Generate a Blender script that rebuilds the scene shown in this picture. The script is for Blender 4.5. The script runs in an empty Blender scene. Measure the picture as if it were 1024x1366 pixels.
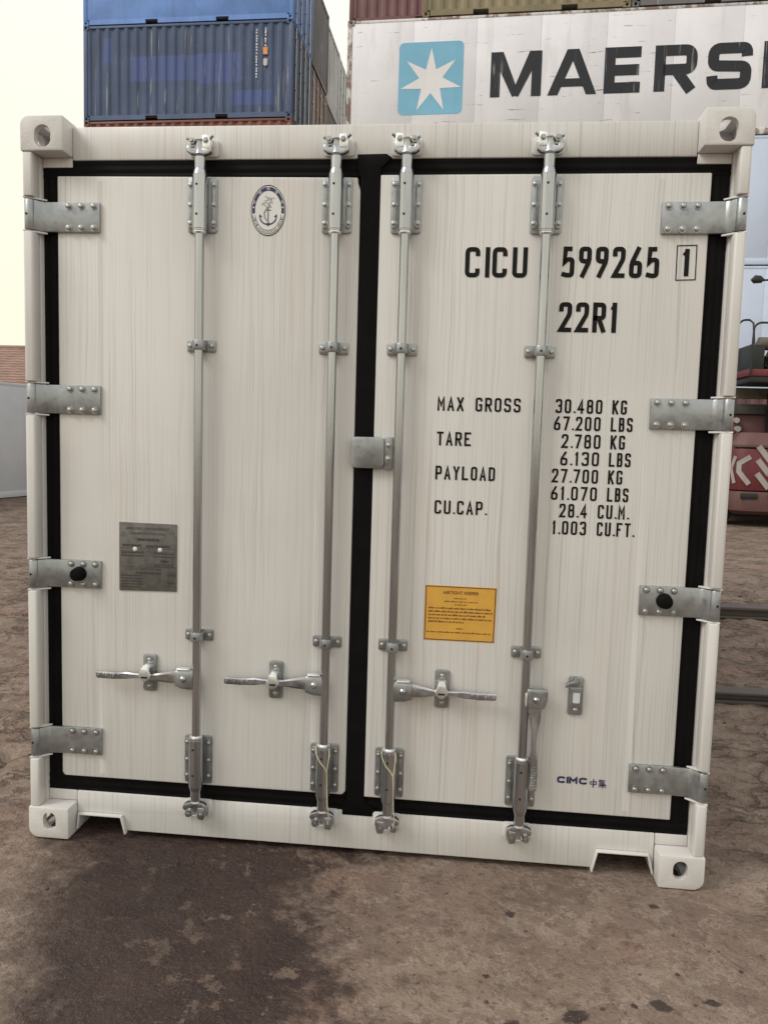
import bpy, bmesh, math, random
import numpy as np
from mathutils import Vector, Matrix
random.seed(7)
rng = np.random.default_rng(11)
PI = math.pi
S = bpy.context.scene
C = S.collection

# ------------------------------------------------------------------ camera
cam_d = bpy.data.cameras.new('camera')
cam = bpy.data.objects.new('camera', cam_d)
C.objects.link(cam)
cam.location = (0.33740, -2.65240, 1.50791)
cam.rotation_euler = (1.48085, -0.028472, 0.0997)
cam_d.sensor_fit = 'VERTICAL'
cam_d.sensor_height = 36.0
cam_d.lens = 1040.0 * 36.0 / 1366.0
cam_d.clip_start = 0.05
cam_d.clip_end = 3000
S.camera = cam

# ------------------------------------------------------------------ sky, sun, exposure
SUN_AZ, SUN_EL = math.radians(-122), math.radians(44)     # azimuth measured from +Y towards +X
world = bpy.data.worlds.new('World')
S.world = world
world.use_nodes = True
wn, wl = world.node_tree.nodes, world.node_tree.links
wn.clear()
w_out = wn.new('ShaderNodeOutputWorld')
w_bg = wn.new('ShaderNodeBackground')
w_bg.inputs['Strength'].default_value = 0.1
w_sky = wn.new('ShaderNodeTexSky')
w_sky.sky_type = 'NISHITA'
w_sky.sun_disc = False
w_sky.sun_elevation = SUN_EL
w_sky.sun_rotation = SUN_AZ
w_sky.air_density = 1.0
w_sky.dust_density = 6.0
w_mix = wn.new('ShaderNodeMix')
w_mix.data_type = 'RGBA'
w_mix.inputs[0].default_value = 0.88                       # a closed, milky cloud cover over the clear sky
w_tc = wn.new('ShaderNodeTexCoord')
w_sep = wn.new('ShaderNodeSeparateXYZ'); wl.new(w_tc.outputs['Generated'], w_sep.inputs[0])
w_el = wn.new('ShaderNodeMapRange'); w_el.interpolation_type = 'SMOOTHSTEP'      # warm haze low down, whiter cloud above
wl.new(w_sep.outputs[2], w_el.inputs[0]); w_el.inputs[1].default_value = 0.05; w_el.inputs[2].default_value = 0.75
w_cl = wn.new('ShaderNodeTexNoise'); w_cl.inputs['Scale'].default_value = 2.2; w_cl.inputs['Detail'].default_value = 4
wl.new(w_tc.outputs['Generated'], w_cl.inputs['Vector'])
w_c1 = wn.new('ShaderNodeMix'); w_c1.data_type = 'RGBA'
w_c1.inputs[6].default_value = (11.0, 10.5, 8.3, 1); w_c1.inputs[7].default_value = (11.0, 11.1, 10.8, 1)
wl.new(w_el.outputs[0], w_c1.inputs[0])
w_cr = wn.new('ShaderNodeMapRange'); wl.new(w_cl.outputs['Fac'], w_cr.inputs[0])
w_cr.inputs[3].default_value = 0.90; w_cr.inputs[4].default_value = 1.10
w_c2 = wn.new('ShaderNodeMix'); w_c2.data_type = 'RGBA'; w_c2.blend_type = 'MULTIPLY'; w_c2.inputs[0].default_value = 1.0
wl.new(w_c1.outputs[2], w_c2.inputs[6]); wl.new(w_cr.outputs[0], w_c2.inputs[7])
wl.new(w_c2.outputs[2], w_mix.inputs[7])
wl.new(w_sky.outputs[0], w_mix.inputs[6])
wl.new(w_mix.outputs[2], w_bg.inputs['Color'])
wl.new(w_bg.outputs[0], w_out.inputs['Surface'])

sun_d = bpy.data.lights.new('sun', 'SUN')
sun_d.energy = 1.4
sun_d.angle = math.radians(20)
sun_d.color = (1.0, 0.96, 0.9)
sun = bpy.data.objects.new('sun', sun_d)
C.objects.link(sun)
sd = Vector((math.sin(SUN_AZ) * math.cos(SUN_EL), math.cos(SUN_AZ) * math.cos(SUN_EL), math.sin(SUN_EL)))
sun.rotation_euler = sd.to_track_quat('Z', 'Y').to_euler()

S.view_settings.view_transform = 'Standard'
S.view_settings.look = 'None'
S.view_settings.gamma = 1.0
S.view_settings.exposure = 0.06
S.view_settings.use_curve_mapping = False
S.cycles.max_bounces = 5
S.cycles.diffuse_bounces = 3
S.cycles.glossy_bounces = 3

# ------------------------------------------------------------------ material helpers
class NT:
    def __init__(self, name):
        self.m = bpy.data.materials.new(name)
        self.m.use_nodes = True
        self.t = self.m.node_tree
        self.n = self.t.nodes
        self.b = self.n['Principled BSDF']
        self._tc = None
    def link(self, a, b): self.t.links.new(a, b)
    def put(self, sock, v):
        if isinstance(v, bpy.types.NodeSocket): self.link(v, sock)
        elif isinstance(v, (tuple, list)) and sock.type == 'RGBA' and len(v) == 3: sock.default_value = (*v, 1)
        else: sock.default_value = v
    def co(self):
        if self._tc is None: self._tc = self.n.new('ShaderNodeTexCoord').outputs['Object']
        return self._tc
    def map(self, scale=(1, 1, 1), loc=(0, 0, 0), v=None):
        k = self.n.new('ShaderNodeMapping')
        self.link(v or self.co(), k.inputs[0])
        k.inputs['Scale'].default_value = scale
        k.inputs['Location'].default_value = loc
        return k.outputs[0]
    def noise(self, scale=5, detail=4, rough=.55, v=None, dist=0.0, color=False):
        k = self.n.new('ShaderNodeTexNoise')
        self.link(v or self.co(), k.inputs['Vector'])
        k.inputs['Scale'].default_value = scale
        k.inputs['Detail'].default_value = detail
        k.inputs['Roughness'].default_value = rough
        k.inputs['Distortion'].default_value = dist
        return k.outputs['Color' if color else 'Fac']
    def voro(self, scale=5, v=None, feature='F1', rnd=1.0):
        k = self.n.new('ShaderNodeTexVoronoi')
        k.feature = feature
        self.link(v or self.co(), k.inputs['Vector'])
        k.inputs['Scale'].default_value = scale
        k.inputs['Randomness'].default_value = rnd
        return k.outputs['Distance']
    def math(self, op, a, b=0.0, c=0.0, clamp=False):
        k = self.n.new('ShaderNodeMath'); k.operation = op; k.use_clamp = clamp
        self.put(k.inputs[0], a); self.put(k.inputs[1], b); self.put(k.inputs[2], c)
        return k.outputs[0]
    def ramp(self, f, a, b, lo=0.0, hi=1.0):
        k = self.n.new('ShaderNodeMapRange'); k.interpolation_type = 'SMOOTHSTEP'
        self.put(k.inputs[0], f)
        for i, x in enumerate((a, b, lo, hi)): k.inputs[i + 1].default_value = x
        return k.outputs[0]
    def mix(self, f, a, b, mode='MIX'):
        k = self.n.new('ShaderNodeMix'); k.data_type = 'RGBA'; k.blend_type = mode
        self.put(k.inputs[0], f); self.put(k.inputs[6], a); self.put(k.inputs[7], b)
        return k.outputs[2]
    def sep(self, v=None):
        k = self.n.new('ShaderNodeSeparateXYZ'); self.link(v or self.co(), k.inputs[0])
        return k.outputs
    def comb(self, x, y, z):
        k = self.n.new('ShaderNodeCombineXYZ')
        for i, q in enumerate((x, y, z)): self.put(k.inputs[i], q)
        return k.outputs[0]
    def bump(self, h, strength=.3, dist=.01, prev=None):
        k = self.n.new('ShaderNodeBump')
        self.put(k.inputs['Height'], h)
        k.inputs['Strength'].default_value = strength
        k.inputs['Distance'].default_value = dist
        if prev: self.link(prev, k.inputs['Normal'])
        return k.outputs[0]
    def out(self, col=None, rough=None, metal=None, normal=None, spec=None):
        if col is not None: self.put(self.b.inputs['Base Color'], col)
        if rough is not None: self.put(self.b.inputs['Roughness'], rough)
        if metal is not None: self.put(self.b.inputs['Metallic'], metal)
        if spec is not None: self.put(self.b.inputs['Specular IOR Level'], spec)
        if normal is not None: self.link(normal, self.b.inputs['Normal'])
        return self.m

def mat_cream(name, streak=1.0, base=(.655, .640, .622), cast=0):
    """new ivory paint with thin vertical run-off streaks and a soft mottling"""
    k = NT(name)
    x, y, z = k.sep()
    wob = k.math('MULTIPLY', k.math('SUBTRACT', k.noise(1.0, 2, .5, k.map((6, 6, 3.2))), .5), .016)
    xx = k.math('ADD', x, wob)
    thin = k.noise(1.0, 3, .6, k.comb(k.math('MULTIPLY', xx, 105), k.math('MULTIPLY', y, 105), k.math('MULTIPLY', z, .55)))
    thin = k.ramp(thin, .55, .64)
    fine = k.noise(1.0, 2, .6, k.comb(k.math('MULTIPLY', xx, 190), y, k.math('MULTIPLY', z, 1.3)))
    fine = k.ramp(fine, .52, .64)
    patch = k.ramp(k.noise(1.0, 3, .5, k.map((5.5, 5.5, .8), (3, 0, 1))), .22, .58)
    amt = k.math('MULTIPLY', k.math('ADD', k.math('MULTIPLY', thin, .46), k.math('MULTIPLY', fine, .42)), patch)
    amt = k.math('MULTIPLY', amt, .56 * streak, clamp=True)
    hue = k.noise(1.0, 2, .5, k.map((9, 9, 1.4), (7, 2, 5)))
    sc = k.mix(hue, (.25, .25, .268), (.34, .285, .265))
    soft = k.noise(1.4, 4, .6)
    b2 = k.mix(k.ramp(soft, .35, .7), base, tuple(c * f for c, f in zip(base, (.93, .93, .935))))
    b2 = k.mix(k.math('MULTIPLY', k.ramp(hue, .5, .75), .5), b2, (base[0] * 1.0, base[1] * .955, base[2] * .915))
    col = k.mix(amt, b2, sc)
    speck = k.ramp(k.noise(38, 3, .6), .70, .76)
    col = k.mix(k.math('MULTIPLY', speck, .14), col, (.33, .28, .23))
    nb = k.bump(k.noise(2.2, 2, .5, k.map((1, 1, .5))), .10, .02)
    nb = k.bump(k.noise(160, 2, .5), .06, .002, nb)
    if cast: nb = k.bump(k.noise(75, 4, .65), .35, .004, nb)
    return k.out(col, k.ramp(k.noise(6, 3), .3, .7, .36, .5), 0, nb, .4)

def mat_galv(name, base=(.32, .335, .35), rough=.36, metal=.8):
    k = NT(name)
    sp = k.voro(55)
    n = k.noise(16, 4, .65)
    n2 = k.noise(5, 3, .6)
    col = k.mix(k.ramp(n, .3, .7), tuple(c * .78 for c in base), tuple(min(1, c * 1.22) for c in base))
    col = k.mix(k.math('MULTIPLY', k.ramp(sp, .1, .7), .35), col, tuple(min(1, c * 1.25) for c in base))
    col = k.mix(k.math('MULTIPLY', k.ramp(n2, .58, .72), .35), col, (.30, .29, .25))
    nb = k.bump(n, .12, .003)
    return k.out(col, k.ramp(n, .2, .8, rough - .1, rough + .14), metal, nb)

def mat_plain(name, col, rough=.6, metal=0.0, var=.15, scale=8, bump=.0, spec=None):
    k = NT(name)
    n = k.noise(scale, 4, .6)
    c = k.mix(k.ramp(n, .3, .7), tuple(x * (1 - var) for x in col), tuple(min(1, x * (1 + var)) for x in col))
    nb = k.bump(n, bump, .01) if bump else None
    return k.out(c, rough, metal, nb, spec)

def mat_worn(name, col, rust=.35, streak=.4, dark=(.05, .035, .028), pale=None, rthr=.58, blotch=1.0, scuff=0.0):
    """old painted steel of a stacked container: fading, vertical dirt runs, rust freckles"""
    k = NT(name)
    n = k.noise(.9, 5, .6)
    base = k.mix(k.ramp(n, .3, .7), tuple(c * (1 - .20 * blotch) for c in col), tuple(min(1, c * (1 + .14 * blotch)) for c in col))
    st = k.noise(1.0, 4, .62, k.map((7, 7, .35)))
    base = k.mix(k.math('MULTIPLY', k.ramp(st, .52, .72), streak), base, tuple(c * .45 + .02 for c in col))
    if pale:
        st2 = k.noise(1.0, 4, .7, k.map((5.5, 5.5, .42), (3, 1, 2)))
        base = k.mix(k.math('MULTIPLY', k.ramp(st2, .60, .69), .75), base, pale)
    rs = k.noise(2.6, 7, .72, k.map((1, 1, .6), (5, 5, 5)))
    base = k.mix(k.math('MULTIPLY', k.ramp(rs, rthr, rthr + .10), rust), base, (.16, .075, .04))
    if scuff:
        sc = k.noise(1.0, 5, .7, k.map((1.1, 1.1, 13), (2, 2, 7)))
        base = k.mix(k.math('MULTIPLY', k.ramp(sc, .62, .66), scuff), base, (.16, .15, .15))
        gm_ = k.noise(1.0, 3, .6, k.map((2.5, 2.5, .3), (1, 9, 3)))
        base = k.mix(k.math('MULTIPLY', k.ramp(gm_, .56, .70), .22), base, (.42, .38, .33))
    sp = k.noise(9, 5, .7)
    base = k.mix(k.math('MULTIPLY', k.ramp(sp, .66, .72), rust), base, dark)
    return k.out(base, .6, 0, k.bump(k.noise(3, 3), .12, .02))

def mat_ground():
    k = NT('dusty_concrete')
    x, y, z = k.sep()
    n1 = k.noise(.55, 3, .6); n2 = k.noise(2.3, 5, .65); n3 = k.noise(11, 5, .7); n4 = k.noise(70, 2, .7); n5 = k.noise(27, 4, .7, k.map((1, 1, 1), (6, 2, 0)))
    col = k.mix(k.ramp(n1, .3, .7), (.190, .148, .118), (.240, .190, .150))
    col = k.mix(k.math('MULTIPLY', k.ramp(n2, .42, .66), .7), col, (.138, .100, .078))
    red = k.noise(1.3, 4, .6, k.map((1, 1, 1), (9, 4, 0)))
    col = k.mix(k.math('MULTIPLY', k.ramp(red, .54, .70), .55), col, (.215, .125, .100))
    pale = k.noise(3.4, 7, .7, k.map((1, 1, 1), (2, 8, 0)))
    col = k.mix(k.math('MULTIPLY', k.ramp(pale, .55, .64), .45), col, (.285, .245, .205))
    col = k.mix(k.math('MULTIPLY', k.ramp(n3, .52, .68), .55), col, (.092, .066, .052))
    col = k.mix(k.math('MULTIPLY', k.ramp(n4, .55, .72), .35), col, (.075, .058, .046))
    col = k.mix(k.math('MULTIPLY', k.ramp(n5, .56, .64), .55), col, (.085, .062, .048))
    col = k.mix(k.math('MULTIPLY', k.ramp(n5, .32, .42, 1, 0), .40), col, (.30, .255, .21))
    crust = k.noise(3.1, 8, .70, k.map((1, 1, 1), (12, 5, 0)))
    col = k.mix(k.math('MULTIPLY', k.ramp(crust, .505, .53), .30), col, (.115, .085, .068))
    col = k.mix(k.math('MULTIPLY', k.math('MULTIPLY', k.ramp(crust, .49, .503), k.ramp(crust, .505, .515, 1, 0)), .45), col, (.32, .275, .23))
    # hairline cracks of the old slab
    warp = k.n.new('ShaderNodeVectorMath'); warp.operation = 'ADD'
    k.link(k.co(), warp.inputs[0])
    wsc = k.n.new('ShaderNodeVectorMath'); wsc.operation = 'SCALE'
    k.link(k.noise(3.0, 5, .65, color=True), wsc.inputs[0]); wsc.inputs['Scale'].default_value = .34
    k.link(wsc.outputs[0], warp.inputs[1])
    ve = k.voro(2.6, warp.outputs[0], 'DISTANCE_TO_EDGE')
    crack = k.ramp(ve, .006, .030, 1, 0)
    away = k.math('MAXIMUM', k.ramp(k.math('ABSOLUTE', x), 1.15, 1.6), k.ramp(y, .5, 1.2))
    cmask = k.math('MULTIPLY', crack, k.ramp(k.noise(.9, 3, .6, k.map((1, 1, 1), (4, 1, 0))), .44, .60))
    cmask = k.math('MULTIPLY', cmask, k.math('ADD', k.math('MULTIPLY', away, .85), .10))
    rn = k.math('ABSOLUTE', k.math('SUBTRACT', k.noise(2.7, 5, .62, k.map((.8, 1.6, 1), (3, 7, 0))), .5))
    crev = k.math('MULTIPLY', k.math('MULTIPLY', k.ramp(rn, .004, .032, 1, 0), away), k.ramp(n2, .40, .55))  # crevice shade put into the colour, relief alone stays too pale
    cmask = k.math('MAXIMUM', cmask, crev)
    col = k.mix(k.math('MULTIPLY', cmask, .60), col, (.060, .043, .034))
    # spilled oil / damp stain in front of the left door, ragged towards the right
    nz = k.math('MULTIPLY', k.math('SUBTRACT', k.noise(2.1, 7, .66), .5), 1.5)
    nzf = k.math('MULTIPLY', k.math('SUBTRACT', k.noise(13, 6, .75), .5), .95)
    e = k.math('ADD', k.math('ADD', x, nz), nzf)
    right = k.ramp(e, -.20, .20, 1, 0)
    lft = k.math('ADD', k.math('ADD', x, k.math('MULTIPLY', nz, .45)), k.math('MULTIPLY', y, .30))
    left = k.ramp(k.math('ADD', lft, k.math('MULTIPLY', nzf, .4)), -1.20, -.94, 0, 1)
    near = k.ramp(k.math('ADD', y, nz), -2.4, -1.9, 0, 1)
    far = k.ramp(k.math('ADD', y, k.math('MULTIPLY', nz, .4)), .5, 1.2, 1, 0)
    stain = k.math('MULTIPLY', k.math('MULTIPLY', right, left), k.math('MULTIPLY', near, far))
    holes = k.ramp(k.noise(6.5, 8, .74, k.map((1, 1, 1), (1, 6, 0))), .565, .60)
    stain = k.math('MULTIPLY', stain, k.math('SUBTRACT', 1.0, k.math('MULTIPLY', holes, k.ramp(x, -.75, -.1, .20, .55))))
    scol = k.mix(k.ramp(n2, .35, .65), (.026, .0160, .0140), (.046, .0285, .0245))
    scol = k.mix(k.math('MULTIPLY', k.ramp(n3, .5, .68), .4), scol, (.056, .040, .036))
    col = k.mix(k.math('MULTIPLY', stain, .95), col, scol)
    # ragged splashes further right
    sp = k.noise(5.2, 8, .76, k.map((1, 1, 1), (8, 3, 0)))
    spm = k.math('MULTIPLY', k.ramp(sp, .56, .64), k.ramp(x, .1, 1.0, .85, .18))
    spm = k.math('MULTIPLY', spm, k.math('MULTIPLY', k.ramp(y, .3, 1.0, 1, 0), k.ramp(x, -1.3, -.9, 0, 1)))
    col = k.mix(k.math('MULTIPLY', spm, .62), col, (.070, .050, .043))
    # single oil drips
    drips = None
    pw = k.math('MULTIPLY', k.math('SUBTRACT', k.noise(26, 4, .6), .5), .045)
    for px, py, r in ((1.075, -.565, .017), (.927, -.599, .026), (.855, -.602, .012), (.696, -.656, .030), (.528, -.701, .026),
                      (.55, -.22, .018), (1.02, -.12, .014), (.464, -.52, .010), (1.20, -.42, .010)):
        dx = k.math('MULTIPLY', k.math('SUBTRACT', x, px), .75)
        dy = k.math('SUBTRACT', y, py)
        dd = k.math('ADD', k.math('SQRT', k.math('ADD', k.math('MULTIPLY', dx, dx), k.math('MULTIPLY', dy, dy))), pw)
        m = k.ramp(dd, r * .62, r, 1, 0)
        drips = m if drips is None else k.math('MAXIMUM', drips, m)
    col = k.mix(k.math('MULTIPLY', drips, .85), col, (.028, .020, .018))
    h = k.math('ADD', k.math('ADD', k.math('MULTIPLY', n3, .6), k.math('MULTIPLY', n5, .45)), k.math('MULTIPLY', n4, .22))
    h = k.math('SUBTRACT', h, k.math('MULTIPLY', cmask, .5))
    nb = k.bump(h, .9, .026)
    gr = k.noise(210, 2, .6)
    col = k.mix(k.math('MULTIPLY', k.ramp(gr, .54, .66), .45), col, k.mix(.5, col, (.02, .015, .013)))
    col = k.mix(k.math('MULTIPLY', k.ramp(gr, .30, .40, 1, 0), .25), col, (.34, .30, .27))
    col = k.mix(1.0, col, (1.03, .97, .96), 'MULTIPLY')
    rough = k.math('SUBTRACT', .93, k.math('MULTIPLY', stain, k.ramp(n5, .35, .65, .16, .46)))
    return k.out(col, rough, 0, nb, .3)

M = {}
M['cream'] = mat_cream('ivory_paint')
M['cream_plain'] = mat_cream('ivory_frame_paint', .4, (.655, .638, .622))
M['cream_cast'] = mat_cream('ivory_casting_paint', .15, (.640, .620, .602), 1)
M['rubber'] = mat_plain('black_rubber', (.0040, .0036, .0036), .65, 0, .25, 12, .05, .10)
M['galv'] = mat_galv('galvanised_plate')
def mat_rod(name, base, rough):
    k = NT(name)
    n = k.noise(1.0, 3, .6, k.map((25, 25, 2.0)))
    col = k.mix(k.ramp(n, .3, .7), tuple(c * .88 for c in base), tuple(c * 1.1 for c in base))
    return k.out(col, k.ramp(n, .2, .8, rough - .05, rough + .08), .92, k.bump(k.noise(60, 2), .03, .002))
M['galv_rod'] = mat_rod('galvanised_tube', (.43, .44, .455), .17)
M['forged'] = mat_galv('forged_zinc_steel', (.42, .43, .45), .26, .9)
M['bright'] = mat_galv('bright_zinc', (.78, .79, .79), .26, .8)
M['bolt'] = mat_galv('zinc_bolt', (.36, .365, .36), .3, .9)
M['black_hole'] = mat_plain('dark_hole', (.008, .008, .008), .8)
M['ink'] = mat_plain('black_vinyl', (.010, .009, .009), .6, 0, .1, 8, 0, .15)
M['navy'] = mat_plain('navy_print', (.020, .022, .085), .5)
M['plate'] = mat_plain('etched_steel_plate', (.125, .118, .110), .5, .25, .22, 40)
M['plate_ink'] = mat_plain('etched_ink', (.045, .040, .038), .6)
M['yellow'] = mat_plain('amber_sticker', (.62, .34, .055), .5, 0, .06, 14)
M['brown_ink'] = mat_plain('brown_print', (.16, .055, .012), .6)
M['white_print'] = mat_plain('white_print', (.70, .70, .69), .5, 0, .05)
M['sticker_white'] = mat_plain('pale_sticker', (.595, .605, .650), .4, 0, .02)
M['grey_print'] = mat_plain('grey_print', (.30, .32, .33), .5)
M['wire'] = mat_plain('seal_wire', (.62, .58, .44), .4, .2)
M['ground'] = mat_ground()
M['steel_dark'] = mat_worn('dark_rail_steel', (.085, .070, .062), .5, .3)

# ------------------------------------------------------------------ mesh helpers
class MB:
    def __init__(self): self.v = []; self.f = []
    def add(self, vs, fs):
        o = len(self.v); self.v += [tuple(p) for p in vs]; self.f += [tuple(i + o for i in q) for q in fs]
        return self
    def box(self, x0, x1, y0, y1, z0, z1):
        x0, x1 = min(x0, x1), max(x0, x1); y0, y1 = min(y0, y1), max(y0, y1); z0, z1 = min(z0, z1), max(z0, z1)
        return self.add([(x0, y0, z0), (x1, y0, z0), (x1, y1, z0), (x0, y1, z0), (x0, y0, z1), (x1, y0, z1), (x1, y1, z1), (x0, y1, z1)],
                        [(0, 3, 2, 1), (4, 5, 6, 7), (0, 1, 5, 4), (1, 2, 6, 5), (2, 3, 7, 6), (3, 0, 4, 7)])
    def cyl(self, p0, p1, r0, r1=None, n=16, caps=True):
        return self.lathe(p0, p1, [(0, r0), (1, r0 if r1 is None else r1)], n, caps)
    def lathe(self, p0, p1, prof, n=16, caps=True):
        """prof: (t along p0->p1 in 0..1, radius)"""
        p0, p1 = Vector(p0), Vector(p1); a = (p1 - p0)
        q = a.normalized().to_track_quat('Z', 'Y')
        vs, fs = [], []
        for t, r in prof:
            for i in range(n):
                w = 2 * PI * i / n
                vs.append(p0 + a * t + q @ Vector((r * math.cos(w), r * math.sin(w), 0)))
        for j in range(len(prof) - 1):
            for i in range(n):
                b = (i + 1) % n
                fs.append((j * n + i, j * n + b, (j + 1) * n + b, (j + 1) * n + i))
        if caps:
            fs.append(tuple(reversed(range(n)))); fs.append(tuple(range((len(prof) - 1) * n, len(prof) * n)))
        return self.add(vs, fs)
    def prism_y(self, poly, y0, y1):
        """polygon of (x,z), counter-clockwise seen from -y, extruded y0 (front) -> y1"""
        n = len(poly)
        vs = [(x, y0, z) for x, z in poly] + [(x, y1, z) for x, z in poly]
        fs = [tuple(range(n)), tuple(reversed(range(n, 2 * n)))]
        fs += [(i, i + n, (i + 1) % n + n, (i + 1) % n) for i in range(n)]
        return self.add(vs, fs)
    def prism_z(self, poly, z0, z1):
        n = len(poly)
        vs = [(x, y, z0) for x, y in poly] + [(x, y, z1) for x, y in poly]
        fs = [tuple(reversed(range(n))), tuple(range(n, 2 * n))]
        fs += [(i, (i + 1) % n, (i + 1) % n + n, i + n) for i in range(n)]
        return self.add(vs, fs)
    def loft(self, secs):
        """secs: list of equal-length point rings"""
        n = len(secs[0]); vs = [p for s in secs for p in s]; fs = []
        for j in range(len(secs) - 1):
            for i in range(n):
                b = (i + 1) % n
                fs.append((j * n + i, j * n + b, (j + 1) * n + b, (j + 1) * n + i))
        fs.append(tuple(reversed(range(n)))); fs.append(tuple(range((len(secs) - 1) * n, len(secs) * n)))
        return self.add(vs, fs)
    def tube(self, pts, r, n=8):
        pts = [Vector(p) for p in pts]; rings = []
        for i, p in enumerate(pts):
            d = (pts[min(i + 1, len(pts) - 1)] - pts[max(i - 1, 0)]).normalized()
            q = d.to_track_quat('Z', 'Y')
            rings.append([p + q @ Vector((r * math.cos(2 * PI * k / n), r * math.sin(2 * PI * k / n), 0)) for k in range(n)])
        return self.loft(rings)
    def xf(self, fn):
        self.v = [tuple(fn(*p)) for p in self.v]; return self
    def mesh(self, name, mat, bevel=0, smooth=35, segs=2):
        me = bpy.data.meshes.new(name)
        me.from_pydata(self.v, [], self.f)
        bm = bmesh.new(); bm.from_mesh(me)
        bmesh.ops.recalc_face_normals(bm, faces=bm.faces)
        if bevel:
            es = [e for e in bm.edges if len(e.link_faces) == 2 and e.calc_face_angle(0) > math.radians(28)]
            bmesh.ops.bevel(bm, geom=es, offset=bevel, segments=segs, profile=.5, affect='EDGES', clamp_overlap=True)
        bm.to_mesh(me); bm.free()
        if smooth:
            me.polygons.foreach_set('use_smooth', [True] * len(me.polygons))
            me.set_sharp_from_angle(angle=math.radians(smooth))
        if mat is not None: me.materials.append(mat)
        me.update()
        return me
    def build(self, name, mat, parent=None, bevel=0, smooth=35, segs=2, loc=None):
        return link(name, self.mesh(name, mat, bevel, smooth, segs), parent, loc)

def link(name, me, parent=None, loc=None, rotz=0):
    o = bpy.data.objects.new(name, me); C.objects.link(o)
    if parent is not None: o.parent = parent
    if loc is not None: o.location = loc
    if rotz: o.rotation_euler = (0, 0, rotz)
    return o

def thing(name, label, cat, loc=(0, 0, 0), rotz=0, group=None):
    o = bpy.data.objects.new(name, None); C.objects.link(o)
    o.location = loc; o.rotation_euler = (0, 0, rotz)
    o['label'] = label; o['category'] = cat
    if group: o['group'] = group
    return o

def rrect(x0, x1, z0, z1, r, n=5):
    pts = []
    for cx, cz, a in ((x1 - r, z0 + r, -90), (x1 - r, z1 - r, 0), (x0 + r, z1 - r, 90), (x0 + r, z0 + r, 180)):
        for i in range(n + 1):
            w = math.radians(a + 90 * i / n); pts.append((cx + r * math.cos(w), cz + r * math.sin(w)))
    return pts

def oval(cx, cz, w, h, n=24):
    """upright slot with round ends"""
    r = w / 2; k = max(h / 2 - r, 0); pts = []
    for i in range(n):
        a = 2 * PI * i / n
        pts.append((cx + r * math.cos(a), cz + r * math.sin(a) + (k if math.sin(a) >= 0 else -k)))
    return pts

# ------------------------------------------------------------------ stroke lettering
R_ = .34
GL = {  # centre-line strokes in a unit box; third value rounds a corner (fraction of the glyph width); True closes the loop
 'C': [[(1, .74), (1, 1, R_), (0, 1, R_), (0, 0, R_), (1, 0, R_), (1, .26)]],
 'I': [[(.5, 0), (.5, 1)]],
 'U': [[(0, 1), (0, 0, R_), (1, 0, R_), (1, 1)]],
 '5': [[(.95, 1), (.12, 1), (.05, .50), (.35, .60, .3), (1, .60, .4), (1, 0, .45), (.30, 0, .3), (0, .03)]],
 '9': [[(0, .55, R_), (1, .52, R_), (1, 1, R_), (0, 1, R_), True], [(1, .68), (.92, .48), (.25, 0)]],
 '6': [[(0, 0, R_), (1, 0, R_), (1, .48, R_), (0, .48, R_), True], [(.75, 1), (.08, .52), (0, .32)]],
 '2': [[(0, .72), (0, 1, R_), (1, 1, R_), (1, .62, .3), (0, 0), (1, 0)]],
 '1': [[(.62, 0), (.62, 1)], [(.02, .80), (.5, .93)]],
 '3': [[(0, .80), (0, 1, R_), (1, 1, R_), (1, .53, R_), (.35, .53)], [(.5, .53), (1, .53, R_), (1, 0, R_), (0, 0, R_), (0, .20)]],
 '4': [[(.74, 0), (.74, 1), (0, .26), (1, .26)]],
 '7': [[(0, 1), (1, 1), (.34, 0)]],
 '8': [[(.04, .53, R_), (.96, .53, R_), (.96, 1, R_), (.04, 1, R_), True], [(0, 0, R_), (1, 0, R_), (1, .53, R_), (0, .53, R_), True]],
 '0': [[(0, 0, .42), (1, 0, .42), (1, 1, .42), (0, 1, .42), True]],
 'O': [[(0, 0, .42), (1, 0, .42), (1, 1, .42), (0, 1, .42), True]],
 'R': [[(0, 0), (0, 1), (1, 1, R_), (1, .48, R_), (0, .48)], [(.45, .48), (1, 0)]],
 'M': [[(0, 0), (0, 1), (.5, .38), (1, 1), (1, 0)]],
 'A': [[(0, 0), (.5, 1), (1, 0)], [(.17, .28), (.83, .28)]],
 'X': [[(0, 0), (1, 1)], [(0, 1), (1, 0)]],
 'G': [[(1, .76), (1, 1, R_), (0, 1, R_), (0, 0, R_), (1, 0, R_), (1, .46), (.52, .46)]],
 'S': [[(1, .76), (1, 1, R_), (0, 1, R_), (0, .54, R_), (1, .48, R_), (1, 0, R_), (0, 0, R_), (0, .24)]],
 'T': [[(0, 1), (1, 1)], [(.5, 1), (.5, 0)]],
 'E': [[(1, 1), (0, 1), (0, 0), (1, 0)], [(0, .52), (.82, .52)]],
 'F': [[(1, 1), (0, 1), (0, 0)], [(0, .52), (.82, .52)]],
 'P': [[(0, 0), (0, 1), (1, 1, R_), (1, .44, R_), (0, .44)]],
 'Y': [[(0, 1), (.5, .48), (1, 1)], [(.5, .5), (.5, 0)]],
 'L': [[(0, 1), (0, 0), (1, 0)]],
 'D': [[(0, 0), (1, 0, .45), (1, 1, .45), (0, 1), True]],
 'K': [[(0, 0), (0, 1)], [(1, 1), (.04, .40)], [(.30, .56), (1, 0)]],
 'B': [[(0, 0), (.96, 0, R_), (.96, .52, R_), (0, .52), True], [(0, .52), (.9, .52, R_), (.9, 1, R_), (0, 1), True]],
 '.': [[(.5, -.05), (.5, .09)]],
}
GW = {'I': .12, '1': .62, '.': .16, ' ': .95, 'M': 1.08, '4': 1.05}

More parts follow.
